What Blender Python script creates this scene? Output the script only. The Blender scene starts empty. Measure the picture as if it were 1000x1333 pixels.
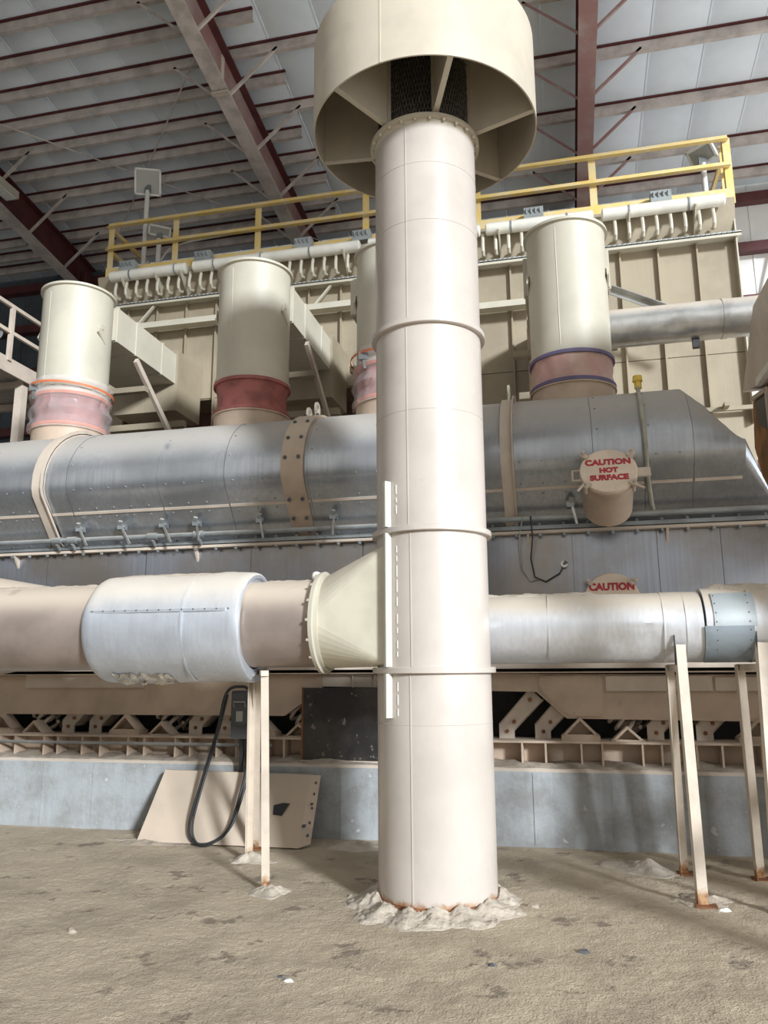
import bpy, bmesh, math, random
from mathutils import Vector, Matrix, noise
random.seed(7)
S = bpy.context.scene
COL = S.collection
R = math.radians
PI = math.pi

# ------------------------------------------------------------------ camera
FPX, PITCH, YAW, ROLL = 1020.0, R(11.36), R(12.8), R(-0.35)
cam_d = bpy.data.cameras.new('camera'); cam = bpy.data.objects.new('camera', cam_d); COL.objects.link(cam)
cam_d.sensor_fit = 'HORIZONTAL'; cam_d.sensor_width = 36; cam_d.lens = FPX/1000*36
cam_d.clip_start = .05; cam_d.clip_end = 200
fw = Vector((-math.sin(YAW)*math.cos(PITCH), math.cos(YAW)*math.cos(PITCH), math.sin(PITCH)))
r0 = Vector((math.cos(YAW), math.sin(YAW), 0)); u0 = r0.cross(fw)
rt = r0*math.cos(ROLL)+u0*math.sin(ROLL); up = -r0*math.sin(ROLL)+u0*math.cos(ROLL)
cam.matrix_world = Matrix.Translation((0, 0, 1.6)) @ Matrix((rt, up, -fw)).transposed().to_4x4()
S.camera = cam

# ------------------------------------------------------------------ world, sun, exposure
W = bpy.data.worlds.new('world'); S.world = W; W.use_nodes = True
bgn = W.node_tree.nodes['Background']
bgn.inputs[0].default_value = (1.0, .955, .89, 1); bgn.inputs[1].default_value = .74
sd = bpy.data.lights.new('sun', 'SUN'); sun = bpy.data.objects.new('sun', sd); COL.objects.link(sun)
sd.energy = 4.8; sd.angle = R(7); sd.color = (.90, .95, 1.0)
SUN_EL = R(17); SUN_AZ = Vector((.677, -.736, 0)).normalized()      # direction towards the light: low, from the right behind the camera
sdir = SUN_AZ*math.cos(SUN_EL)+Vector((0, 0, math.sin(SUN_EL)))
sun.rotation_euler = sdir.to_track_quat('Z', 'Y').to_euler(); sun.location = sdir*30
# added fill lamp in the open right side of the hall, tilted up to brighten the roof
ad = bpy.data.lights.new('side_fill', 'AREA'); al = bpy.data.objects.new('side_fill', ad); COL.objects.link(al)
ad.shape = 'RECTANGLE'; ad.size = 16; ad.size_y = 5; ad.energy = 700; ad.color = (.88, .94, 1.0)
al.location = (9.1, 4, 3.2); al.rotation_euler = Vector((1, .1, -.55)).to_track_quat('Z', 'Y').to_euler()
vs = S.view_settings
vs.view_transform = 'Standard'; vs.look = 'None'; vs.gamma = 1; vs.use_curve_mapping = False
vs.exposure = .0

# ------------------------------------------------------------------ materials
def mat(name, col, rough=.6, metal=0., var=.12, scale=3., var2=None, streak=0., bump=.05, bscale=60., dust=0.,
        dcol=(.60, .51, .41), rust=None, spots=0., spsc=9, spdet=3, spth=None, bump2=0., scol=(.10, .07, .05), spec=.5, stretch=(1, 1, 1), rustcol=(.30, .12, .045)):
    m = bpy.data.materials.new(name); m.use_nodes = True
    nt = m.node_tree; N = nt.nodes; L = nt.links
    b = N['Principled BSDF']; b.inputs['Roughness'].default_value = rough; b.inputs['Metallic'].default_value = metal
    b.inputs['Specular IOR Level'].default_value = spec
    geo = N.new('ShaderNodeNewGeometry')
    mp = N.new('ShaderNodeMapping'); mp.inputs['Scale'].default_value = stretch; L.new(geo.outputs['Position'], mp.inputs['Vector'])
    def nz(sc, det=5, src=None, ro=.6):
        n = N.new('ShaderNodeTexNoise'); n.inputs['Scale'].default_value = sc; n.inputs['Detail'].default_value = det
        n.inputs['Roughness'].default_value = ro; L.new((src or mp).outputs[0] if not hasattr(src, 'is_output') else src, n.inputs['Vector']); return n.outputs['Fac']
    def ramp(fac, a, c):
        r_ = N.new('ShaderNodeMapRange'); r_.interpolation_type = 'SMOOTHSTEP'; L.new(fac, r_.inputs[0]); r_.inputs[1].default_value = a; r_.inputs[2].default_value = c; return r_.outputs[0]
    def mix(fac, a, c, typ='MIX'):
        x = N.new('ShaderNodeMix'); x.data_type = 'RGBA'; x.blend_type = typ
        if isinstance(fac, (int, float)): x.inputs[0].default_value = fac
        else: L.new(fac, x.inputs[0])
        for i, v in ((6, a), (7, c)):
            if isinstance(v, tuple): x.inputs[i].default_value = (*v, 1)
            else: L.new(v, x.inputs[i])
        return x.outputs[2]
    def mul(a, c):
        x = N.new('ShaderNodeMath'); x.operation = 'MULTIPLY'
        for i, v in ((0, a), (1, c)):
            if isinstance(v, (int, float)): x.inputs[i].default_value = v
            else: L.new(v, x.inputs[i])
        return x.outputs[0]
    c2 = var2 or tuple(max(0, v*(1-var*2.2)) for v in col)
    c = mix(ramp(nz(scale, 6), .38, .68), col, c2)
    ro = None
    if streak:
        sm = N.new('ShaderNodeMapping'); sm.inputs['Scale'].default_value = (30, 30, .7); L.new(geo.outputs['Position'], sm.inputs['Vector'])
        st = ramp(nz(1.0, 4, sm), .35, .7); c = mix(mul(st, streak), c, tuple(v*.62 for v in col))
    if spots:
        sp = ramp(nz(spsc, spdet, None, .68 if spdet > 5 else .6), spth or .70-.05*spots, (spth or .70-.05*spots)+.07); c = mix(mul(sp, min(1, spots)), c, scol)
    metal_f = None
    if dust:
        sx = N.new('ShaderNodeSeparateXYZ'); L.new(geo.outputs['Normal'], sx.inputs[0])
        d = mul(ramp(sx.outputs['Z'], .12, .75), dust)
        nn = ramp(nz(4, 5), .12, .42)
        d = mul(d, nn); c = mix(d, c, dcol)
        a = N.new('ShaderNodeMapRange'); L.new(d, a.inputs[0]); a.inputs[3].default_value = metal; a.inputs[4].default_value = 0; L.new(a.outputs[0], b.inputs['Metallic'])
        a = N.new('ShaderNodeMapRange'); L.new(d, a.inputs[0]); a.inputs[3].default_value = rough; a.inputs[4].default_value = .95; L.new(a.outputs[0], b.inputs['Roughness'])
    if rust:
        z0, z1 = rust
        sx = N.new('ShaderNodeSeparateXYZ'); L.new(geo.outputs['Position'], sx.inputs[0])
        ad = N.new('ShaderNodeMath'); ad.operation = 'ADD'; L.new(sx.outputs['Z'], ad.inputs[0])
        L.new(mul(nz(11, 5), -(z1-z0)*1.3), ad.inputs[1])
        f = ramp(ad.outputs[0], z0+.02-(z1-z0)*.3, z0-(z1-z0)*.62)
        c = mix(f, c, mix(ramp(nz(30, 4), .35, .65), rustcol, (.42, .24, .10)))
    L.new(c, b.inputs['Base Color'])
    if bump:
        bn = N.new('ShaderNodeBump'); bn.inputs['Strength'].default_value = bump; bn.inputs['Distance'].default_value = .02
        L.new(nz(bscale, 4), bn.inputs['Height'])
        if bump2:
            b2 = N.new('ShaderNodeBump'); b2.inputs['Strength'].default_value = bump2; b2.inputs['Distance'].default_value = .03
            L.new(nz(bscale*.3, 3), b2.inputs['Height']); L.new(bn.outputs[0], b2.inputs['Normal']); bn = b2
        L.new(bn.outputs[0], b.inputs['Normal'])
    return m
M = {}
def dm(k, *a, **kw): M[k] = mat(k, *a, **kw)
dm('stack_paint', (.585, .525, .47), .34, var=.05, scale=1.6, bump=.03, bscale=14, rust=(.03, .16), spots=.12, scol=(.35, .25, .16))
dm('cap_paint', (.60, .54, .43), .5, var=.06, scale=2, bump=.02, spots=.1)
dm('screen', (.10, .085, .07), .6, metal=.5, var=.3, scale=50, var2=(.3, .27, .23), bump=.6, bscale=140)
dm('greenish', (.64, .64, .55), .4, var=.05, bump=.02)
dm('transition', (.67, .63, .50), .5, var=.06, bump=.02, dust=.5)
dm('tan', (.57, .445, .34), .55, var=.10, scale=2.2, dust=.8, spots=.25, bump=.04)
dm('tan_pale', (.62, .53, .44), .55, var=.08, scale=2.2, dust=.6, bump=.04)
dm('tan_leg', (.65, .56, .455), .55, var=.08, scale=4, rust=(.03, .22), bump=.04, rustcol=(.2, .08, .035))
dm('duct_tan', (.43, .355, .31), .38, metal=.4, var=.12, scale=1.8, dust=1, bump=.05, bscale=10)
dm('jacket', (.66, .70, .76), .42, metal=.55, var=.06, scale=2, dust=.9, dcol=(.72, .65, .55), bump=.12, bscale=9, streak=.25)
dm('jacket2', (.74, .76, .79), .36, metal=.5, var=.07, scale=2, dust=1, dcol=(.55, .485, .40), bump=.14, bscale=8, streak=.3)
dm('patch_dark', (.34, .40, .45), .42, metal=.5, var=.12, scale=3, bump=.05)
dm('patch', (.50, .55, .57), .42, metal=.5, var=.12, scale=3, bump=.05)
dm('foil', (.75, .74, .70), .22, metal=.9, var=.25, scale=14, bump=.3, bscale=40)
dm('hood', (.48, .51, .55), .28, metal=.75, var=.14, scale=1.1, dust=.95, dcol=(.46, .43, .39), streak=.45, bump=.05, bscale=6)
dm('body', (.37, .40, .46), .28, metal=.85, var=.2, scale=.9, streak=.4, bump=.05, bscale=6, var2=(.29, .26, .23))
dm('steel_grey', (.34, .37, .38), .45, metal=.5, var=.15, dust=.5)
dm('galv', (.62, .62, .60), .3, metal=.85, var=.15, scale=3, dust=.8, bump=.06, bscale=7)
dm('cream', (.58, .545, .445), .5, var=.05, scale=1.5, dust=.3, dcol=(.70, .62, .48), bump=.02)
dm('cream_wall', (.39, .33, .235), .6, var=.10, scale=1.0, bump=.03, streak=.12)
dm('white_pipe', (.78, .76, .68), .5, var=.06, dust=.5, dcol=(.55, .48, .38))
dm('yellow', (.76, .55, .17), .5, var=.14, scale=4, var2=(.72, .60, .36), dust=.9, dcol=(.66, .58, .42))
dm('boot_red', (.40, .13, .115), .6, var=.2, scale=4, bump=.1, bscale=12)
dm('boot_pink', (.56, .34, .31), .6, var=.2, scale=4, var2=(.60, .44, .38), bump=.1, bscale=10)
dm('purple', (.16, .14, .26), .6, var=.1)
dm('orange', (.75, .20, .08), .6, var=.1)
dm('red_oxide', (.12, .035, .035), .55, var=.15, scale=3)
dm('steel_dusty', (.60, .54, .50), .7, var=.14, scale=3, spots=.25)
dm('rafter_side', (.30, .16, .15), .65, var=.25, scale=2, var2=(.36, .27, .25))
dm('roof_sheet', (.80, .87, .93), .55, var=.05, scale=.8, bump=.02)
dm('siding_white', (.82, .82, .80), .6, var=.05, scale=.7)
dm('siding_dark_unlit', (.10, .12, .14), .7, var=.2, scale=.7)
dm('concrete', (.40, .425, .44), .8, var=.16, scale=3.5, var2=(.29, .295, .29), streak=.15, bump=.35, bscale=18, spots=1., spsc=7, scol=(.56, .57, .56), dust=.9)
dm('dust', (.57, .50, .41), .95, var=.12, scale=6, bump=.5, bscale=45)
dm('dust_grey', (.47, .40, .32), .95, var=.15, scale=7, bump=.5, bscale=45)
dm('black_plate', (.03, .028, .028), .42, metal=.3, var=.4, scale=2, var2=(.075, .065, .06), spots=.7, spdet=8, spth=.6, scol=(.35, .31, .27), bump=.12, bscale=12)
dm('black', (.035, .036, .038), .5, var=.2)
dm('dark_grey', (.10, .105, .11), .5, var=.1)
dm('display', (.42, .43, .40), .35, var=.05)
dm('rust', (.28, .11, .04), .8, var=.3, scale=7, var2=(.14, .06, .03))
dm('rust_orange', (.42, .20, .07), .8, var=.25, scale=3)
dm('sign_face', (.80, .66, .53), .6, var=.07, spots=.35, scol=(.45, .28, .2))
dm('sign_red', (.48, .035, .05), .6, var=.1)
dm('lamp_white', (.82, .82, .78), .5, var=.04)
dm('grey_box', (.33, .36, .36), .5, var=.15, dust=.6)
dm('conduit', (.42, .41, .33), .5, metal=.2, var=.15)
dm('yellow_cap', (.85, .62, .10), .45, var=.08)
# floor: dusty, trodden concrete with dark stains
dm('floor', (.60, .50, .365), .95, var=.12, scale=1.9, var2=(.46, .38, .275), bump=1., bscale=75, bump2=.6, spots=.8, spsc=2.8, spdet=9, spth=.575, scol=(.23, .185, .14))
# translucent plastic film
m = bpy.data.materials.new('plastic_film'); m.use_nodes = True; nt = m.node_tree
b = nt.nodes['Principled BSDF']; b.inputs['Base Color'].default_value = (.80, .74, .74, 1); b.inputs['Roughness'].default_value = .3
b.inputs['Alpha'].default_value = .30; M['film'] = m

# ------------------------------------------------------------------ mesh helpers
WL = {}
def V(*a): return Vector(a if len(a) == 3 else a[0])
class MB:
    def __init__(s): s.v = []; s.f = []; s.mi = []
    def add(s, vs_, fs, mi=0):
        o = len(s.v); s.v += [Vector(p) for p in vs_]; s.f += [[i+o for i in f] for f in fs]; s.mi += [mi]*len(fs); return s
    def box(s, a, c, mi=0):
        x0, y0, z0 = [min(p, q) for p, q in zip(a, c)]; x1, y1, z1 = [max(p, q) for p, q in zip(a, c)]
        return s.add([(x0, y0, z0), (x1, y0, z0), (x1, y1, z0), (x0, y1, z0), (x0, y0, z1), (x1, y0, z1), (x1, y1, z1), (x0, y1, z1)],
                     [(3, 2, 1, 0), (4, 5, 6, 7), (0, 1, 5, 4), (1, 2, 6, 5), (2, 3, 7, 6), (3, 0, 4, 7)], mi)
    def sweep(s, p0, p1, poly, side=(1, 0, 0), mi=0):
        """polygon (a along side, b across) swept straight from p0 to p1"""
        p0, p1 = V(p0), V(p1); d = (p1-p0).normalized(); sd_ = V(side); sd_ = (sd_-d*sd_.dot(d)).normalized(); t = d.cross(sd_)
        n = len(poly); vs_ = [p+sd_*a+t*c_ for p in (p0, p1) for a, c_ in poly]
        fs = [list(range(n))[::-1], list(range(n, 2*n))]+[(i, (i+1) % n, n+(i+1) % n, n+i) for i in range(n)]
        ar = sum(poly[i][0]*poly[(i+1) % n][1]-poly[(i+1) % n][0]*poly[i][1] for i in range(n))
        if ar < 0: fs = [f[::-1] for f in fs]
        return s.add(vs_, fs, mi)
    def bar(s, p0, p1, w, h, side=(1, 0, 0), mi=0):
        return s.sweep(p0, p1, [(-w/2, -h/2), (w/2, -h/2), (w/2, h/2), (-w/2, h/2)], side, mi)
    def angle(s, p0, p1, w, t, side=(1, 0, 0), h=None, mi=0):
        h = h or w
        return s.sweep(p0, p1, [(0, 0), (w, 0), (w, t), (t, t), (t, h), (0, h)], side, mi)
    def lathe(s, prof, org, axis=(0, 0, 1), n=32, mi=0, wob=None, ref=None, a0=0, a1=2*PI):
        org = V(org); ax = V(axis).normalized(); ref = V(ref) if ref else (V(1, 0, 0) if abs(ax.x) < .9 else V(0, -1, 0))
        e1 = (ref-ax*ref.dot(ax)).normalized(); e2 = ax.cross(e1); full = abs(a1-a0-2*PI) < 1e-6; m_ = n if full else n+1
        vs_ = []
        for t, r_ in prof:
            for i in range(m_):
                a = a0+(a1-a0)*i/n; rr = r_+(wob(t, a) if wob else 0)
                vs_.append(org+ax*t+(e1*math.cos(a)+e2*math.sin(a))*rr)
        fs = []
        for j in range(len(prof)-1):
            for i in range(n):
                k = (i+1) % m_; fs.append((j*m_+i, j*m_+k, (j+1)*m_+k, (j+1)*m_+i))
        return s.add(vs_, fs, mi)
    def cyl(s, p0, p1, r_, r1=None, n=20, mi=0):
        p0, p1 = V(p0), V(p1); l = (p1-p0).length; r1 = r_ if r1 is None else r1
        return s.lathe([(0, .0001), (0, r_), (l, r1), (l, .0001)], p0, p1-p0, n, mi)
    def tube(s, pts, r_, n=8, mi=0):
        pts = [V(p) for p in pts]; rings = []; prev = None
        for i, p in enumerate(pts):
            d = (pts[min(i+1, len(pts)-1)]-pts[max(i-1, 0)]).normalized()
            if prev is None: e = (V(0, 0, 1) if abs(d.z) < .9 else V(1, 0, 0)); e = (e-d*e.dot(d)).normalized()
            else: e = (prev-d*prev.dot(d)).normalized()
            prev = e; g = d.cross(e); rings.append([p+(e*math.cos(2*PI*k/n)+g*math.sin(2*PI*k/n))*r_ for k in range(n)])
        vs_ = [q for ring in rings for q in ring]; fs = []
        for j in range(len(pts)-1):
            for k in range(n): fs.append((j*n+k, j*n+(k+1) % n, (j+1)*n+(k+1) % n, (j+1)*n+k))
        fs += [list(range(n))[::-1], [(len(pts)-1)*n+k for k in range(n)]]
        return s.add(vs_, fs, mi)
    def prism(s, poly, axis, a, c, mi=0):
        """polygon extruded along an axis: axis 'y' poly=(x,z), 'x' poly=(y,z), 'z' poly=(x,y)"""
        def P(u, v, w): return {'y': (u, w, v), 'x': (w, u, v), 'z': (u, v, w)}[axis]
        n = len(poly); vs_ = [P(u, v, a) for u, v in poly]+[P(u, v, c) for u, v in poly]
        fs = [list(range(n)), list(range(n, 2*n))[::-1]]+[(i, n+i, n+(i+1) % n, (i+1) % n) for i in range(n)]
        return s.add(vs_, fs, mi)
    def mesh(s, name, off=(0, 0, 0), sharp=32):
        off = V(off); me = bpy.data.meshes.new(name); me.from_pydata([v-off for v in s.v], [], s.f)
        bm = bmesh.new(); bm.from_mesh(me); bmesh.ops.recalc_face_normals(bm, faces=bm.faces); bm.to_mesh(me); bm.free()
        for p, i in zip(me.polygons, s.mi): p.material_index = i
        me.polygons.foreach_set('use_smooth', [True]*len(me.polygons))
        try: me.set_sharp_from_angle(angle=R(sharp))
        except Exception: pass
        return me
    def build(s, name, mats, parent=None, org=None, **kw):
        off = WL[parent] if parent else V(org or (0, 0, 0))
        me = s.mesh(name, off, kw.pop('sharp', 32))
        for m_ in (mats if isinstance(mats, (list, tuple)) else [mats]): me.materials.append(M[m_])
        o = bpy.data.objects.new(name, me); COL.objects.link(o)
        if parent: o.parent = parent
        else: o.location = off
        WL[o] = off
        for k, v in kw.items(): o[k] = v
        return o
def inst(name, me, pos, parent, rot=(0, 0, 0), scale=(1, 1, 1), **kw):
    o = bpy.data.objects.new(name, me); COL.objects.link(o); o.parent = parent
    o.location = V(pos)-WL[parent]; o.rotation_euler = rot; o.scale = scale; WL[o] = V(pos)
    for k, v in kw.items(): o[k] = v
    return o
def smesh(mb, name, mats):
    me = mb.mesh(name)
    for m_ in (mats if isinstance(mats, (list, tuple)) else [mats]): me.materials.append(M[m_])
    return me
def root(name, loc, label, cat, group=None):
    o = bpy.data.objects.new(name, None); COL.objects.link(o); o.location = loc; o.empty_display_size = .2
    o['label'] = label; o['category'] = cat; WL[o] = V(loc)
    if group: o['group'] = group
    return o
def struct(o): o['kind'] = 'structure'; return o
def txt(s, size, org, ex, ez, name, matk, parent, bold=.012):
    cu = bpy.data.curves.new(name, 'FONT'); cu.body = s; cu.size = size; cu.align_x = 'CENTER'; cu.align_y = 'CENTER'; cu.offset = bold; cu.extrude = .002; cu.resolution_u = 3
    t = bpy.data.objects.new(name, cu); COL.objects.link(t); dg = bpy.context.evaluated_depsgraph_get()
    me = bpy.data.meshes.new_from_object(t.evaluated_get(dg)); bpy.data.objects.remove(t)
    ex, ez = V(ex).normalized(), V(ez).normalized(); nrm = ex.cross(ez)
    for v in me.vertices: v.co = V(org)+ex*v.co.x+ez*v.co.y+nrm*v.co.z-WL[parent]
    me.materials.clear(); me.materials.append(M[matk])
    o = bpy.data.objects.new(name, me); COL.objects.link(o); o.parent = parent; WL[o] = WL[parent]; return o
BOLT = None
def bolt_mesh(r_, h, matk, key):
    mb = MB(); mb.lathe([(0, r_), (h*.7, r_), (h, r_*.7), (h, .0001)], (0, 0, 0), (0, 0, 1), 6); return smesh(mb, key, matk)

# ================================================================== SETTING
SL = .13
def zp(y, d=0): return 12.0-SL*(y-10)+d
# ---- floor with trodden, lumpy dust
def fz(x, y):
    p = Vector((x, y, 0))
    return .010*noise.noise(p*1.3)+.006*noise.noise(p*5)+.0045*noise.noise(p*13)+.0035*noise.noise(p*26)
nx, ny = 620, 320; X0, X1, Y0, Y1 = -9.0, 5.0, .8, 7.78
vs_ = []; fs_ = []
for j in range(ny+1):
    for i in range(nx+1):
        x = X0+(X1-X0)*i/nx; y = Y0+(Y1-Y0)*j/ny; vs_.append((x, y, fz(x, y)))
for j in range(ny):
    for i in range(nx):
        a = j*(nx+1)+i; fs_.append((a, a+1, a+nx+2, a+nx+1))
mb = MB().add(vs_, fs_)
# the rest of the slab around it
for (a, c_, d, e) in ((-18, -3.2, X0, 17), (X1, -3.2, 9.2, 17), (X0, -3.2, X1, Y0), (X0, Y1, X1, 17)):
    mb.add([(a, c_, -.004), (d, c_, -.004), (d, e, -.004), (a, e, -.004)], [(0, 1, 2, 3)])
floor = struct(mb.build('floor', 'floor', sharp=180, label='dusty lumpy concrete floor with dark stains'))

# ---- roof
ceil = bpy.data.objects.new('ceiling', None); COL.objects.link(ceil); ceil.location = (0, 10, 12.2); WL[ceil] = V(0, 10, 12.2); struct(ceil)
ceil['label'] = 'sloping roof of pale sheets on red oxide purlins and rafters'
YF, YB = -3.0, 15.95
k = 0; x = -17.0
while x < 9:
    mb = MB(); a, c_ = x+.006, x+.894
    mb.add([(xx, y, zp(y, dz)) for y in (YF, YB) for xx, dz in ((a, .215), (a+.03, .20), (c_-.03, .20), (c_, .215), (c_, .24), (a, .24))],
           [(0, 1, 7, 6), (1, 2, 8, 7), (2, 3, 9, 8), (3, 4, 10, 9), (4, 5, 11, 10), (5, 0, 6, 11), (0, 5, 4, 3, 2, 1), (6, 7, 8, 9, 10, 11)])
    # standing seam clip over the joint, seen from below as a fine rib
    mb.bar((c_, YF, zp(YF, .205)), (c_, YB, zp(YB, .205)), .022, .02)
    mb.build('roof_panel', 'roof_sheet', ceil); x += .9
def purlin(y, x0, x1):
    mb = MB(); t = .012
    zt, zb = zp(y, .197), zp(y)
    mb.box((x0, y, zb), (x1, y+t, zt-.03), 0); mb.box((x0, y, zt-.03), (x1, y+t, zt), 1)
    mb.box((x0, y-.0, zb-t), (x1, y+.075, zb), 0); mb.box((x0, y-.04, zt-t), (x1, y, zt), 1)
    mb.box((x0, y+.063, zb), (x1, y+.075, zb+.02), 0)
    mb.build('purlin', ['steel_dusty', 'red_oxide'], ceil)
XM, XL, XR = -5.2, -10.9, .8
for i in range(-1, 10):
    y = 14.5-1.24*i
    if i == -1: y = 15.4
    purlin(y, -17, 9)
    if i >= 0: purlin(y+.62 if i > 0 else 14.95, -17, XM+.75+.12*(i % 2))
RAF = {}
for nm, X in (('L', XL), ('M', XM), ('R', XR)):
    mb = MB(); f, t = .14, .022
    y0, y1 = YF+.3, 15.7
    def P(y, dz): return (X, y, zp(y, dz))
    mb.sweep(P(y0, -.375), P(y1, -.375), [(-.009, -.35), (.009, -.35), (.009, .35), (-.009, .35)], (1, 0, 0), 0)
    mb.bar(P(y0, -.03), P(y1, -.03), 2*f, t, (1, 0, 0), 1)
    mb.bar(P(y0, -.74), P(y1, -.74), 2*f, t, (1, 0, 0), 2)
    ra = mb.build('rafter', ['rafter_side' if nm != 'L' else 'red_oxide', 'red_oxide', 'steel_dusty' if nm != 'R' else 'rafter_side'], ceil); RAF[nm] = ra
    for i in range(0, 7):
        y = 14.5-1.24*i
        for sg in (-1, 1):
            mb = MB(); mb.angle((X+sg*.12, y, zp(y, -.71)), (X+sg*.95, y, zp(y, .04)), .045, .006, (0, 1, 0)); mb.build('flange_brace', 'steel_dusty' if nm != 'R' else 'rafter_side', ra)
    if nm == 'M':
        mb = MB(); yy = 10.9
        mb.box((X+.01, yy-.3, zp(yy, -.73)), (X+.03, yy-.2, zp(yy, -.05))); mb.box((X-.15, yy-.3, zp(yy, -.775)), (X+.15, yy-.2, zp(yy, -.752)))
        mb.build('splice_plate', 'tan_pale', ra)
    if nm == 'L':
        mb = MB(); mb.box((X-.12, 15.0, zp(15, -.73)), (X+.12, 15.02, zp(15, -.05))); mb.build('web_stiffener', 'red_oxide', ra)
for a, c_ in (((-10.6, 10.6, 11.85), (-4.9, 15.7, 11.2)), ((-5.4, 10.3, 11.87), (-10.6, 15.7, 11.2))):
    mb = MB(); mb.tube([a, c_], .014, 6); mb.build('brace_rod', 'steel_dusty', ceil)

# ---- back wall, girts and columns
wb = bpy.data.objects.new('wall_back', None); COL.objects.link(wb); wb.location = (0, 16, 0); WL[wb] = V(0, 16, 0); struct(wb); wb['label'] = 'far building wall of white siding with dark red girts'
x = -17.0
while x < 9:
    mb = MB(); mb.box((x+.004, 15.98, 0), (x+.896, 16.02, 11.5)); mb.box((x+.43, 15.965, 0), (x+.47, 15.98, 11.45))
    mb.build('wall_panel', 'siding_dark_unlit' if x < -10.7 else 'siding_white', wb); x += .9  # left bay panels dark because unlit: the shade is put into their colour
for z in (1.2, 3.2, 5.3, 7.2, 8.7, 9.85, 10.95):
    mb = MB(); mb.box((-17, 15.76, z), (9, 15.78, z+.2)); mb.box((-17, 15.78, z), (9, 15.96, z+.015)); mb.build('girt', 'red_oxide', wb)
for X in (-15.5, XL, XM, XR, 6.8):
    mb = MB(); mb.box((X-.14, 15.25, 0), (X+.14, 15.27, 11)); mb.box((X-.01, 15.27, 0), (X+.01, 15.72, 11)); mb.box((X-.14, 15.72, 0), (X+.14, 15.74, 11)); mb.build('column', 'red_oxide', wb)
mb = MB(); mb.angle((4.6, 15.72, 9.9), (3.8, 15.72, 7.2), .07, .01, (0, 1, 0)); mb.build('wall_brace', 'steel_dusty', wb)
wl = bpy.data.objects.new('wall_left', None); COL.objects.link(wl); wl.location = (-17, 6, 0); WL[wl] = V(-17, 6, 0); struct(wl); wl['label'] = 'dark siding wall at the far left end'
y = -3.0
while y < 15.9:
    mb = MB(); mb.box((-17.06, y+.004, 0), (-17.0, y+.896, 13.7)); mb.build('wall_panel', 'siding_dark_unlit', wl); y += .9

wf = bpy.data.objects.new('wall_front', None); COL.objects.link(wf); wf.location = (-7, -3, 0); WL[wf] = V(-7, -3, 0); struct(wf); wf['label'] = 'low siding wall added behind the viewer to limit the light, open above and at the doorway'  # unseen low wall, added to hold back frontal sky light
x = -17.0
while x < 1.5:
    mb = MB(); mb.box((x+.004, -3.06, 0), (x+.896, -3.0, 4.2)); mb.build('wall_panel', 'siding_white', wf); x += .9
# ---- concrete plinth under the dryer
mb = MB(); mb.add([(x, yy, z) for x in (-12, 6) for yy, z in ((7.72, -.02), (7.72, .66), (7.75, .69), (10.4, .69), (10.4, -.02))],
                  [(0, 1, 6, 5), (1, 2, 7, 6), (2, 3, 8, 7), (3, 4, 9, 8), (4, 3, 2, 1, 0), (5, 6, 7, 8, 9)])
pl = struct(mb.build('wall_plinth', 'concrete', org=(-3, 7.72, 0), label='long grey concrete plinth under the dryer'))
for i, x in enumerate((-6.6, -5.5, -4.9, -3.6, -2.2, -1.1, -.35, .35, 1.15, 2.1)):
    mb = MB(); mb.box((x-.006, 7.714, .02), (x+.006, 7.722, .65)); mb.build('form_joint', 'concrete', pl)

# ================================================================== EXHAUST STACK
CX, CY = -.965, 5.9
st = root('exhaust_stack', (CX, CY, 0), 'tall cream painted steel exhaust stack with a drum shaped cap, standing on the floor', 'stack')
RS = .422
SEAM = R(-104)
def seam_strip(name, z0, z1, rad, ang, parent, matk, w=.012):
    c_, s_ = math.cos(ang), math.sin(ang); t = V(-s_, c_, 0); p = V(CX+c_*rad, CY+s_*rad, 0)
    mb = MB(); mb.bar(p+V(0, 0, z0), p+V(0, 0, z1), w, .006, t); return mb.build(name, matk, parent)
secs = [(.045, 1.575), (1.61, 2.585), (2.62, 4.185), (4.22, 5.93)]
for i, (z0, z1) in enumerate(secs):
    mb = MB(); mb.lathe([(z0, RS-.03), (z0, RS), (z0+.03, RS), (z1-.03, RS), (z1, RS), (z1, RS-.03)], (CX, CY, 0), n=72)
    sec = mb.build('pipe_section', 'stack_paint', st)
    seam_strip('weld_seam', z0+.01, z1-.01, RS+.0005, SEAM+.03*(i % 2), sec, 'stack_paint', .007)
    for zz in ({0: [1.22], 2: [3.5], 3: [5.05, 5.55]}.get(i, [])):
        mb = MB(); mb.lathe([(zz-.004, RS-.002), (zz, RS+.0025), (zz+.004, RS-.002)], (CX, CY, 0), n=72); mb.build('girth_weld', 'stack_paint', sec)
for z in (1.592, 2.602, 4.202):
    mb = MB(); mb.lathe([(z-.022, RS-.02), (z-.022, RS+.03), (z-.018, RS+.036), (z+.018, RS+.036), (z+.022, RS+.03), (z+.022, RS-.02)], (CX, CY, 0), n=72); mb.build('joint_flange', 'stack_paint', st)
mb = MB(); mb.lathe([(5.90, RS), (5.935, RS+.008), (5.935, RS+.04), (5.965, RS+.04), (5.965, RS-.06)], (CX, CY, 0), n=72); tf = mb.build('top_flange', 'cap_paint', st)
bm_ = bolt_mesh(.014, .022, 'cap_paint', 'bolt')
for i in range(24):
    a = 2*PI*i/24; inst('bolt', bm_, (CX+math.cos(a)*(RS+.024), CY+math.sin(a)*(RS+.024), 5.935), tf, (PI, 0, 0))
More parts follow.
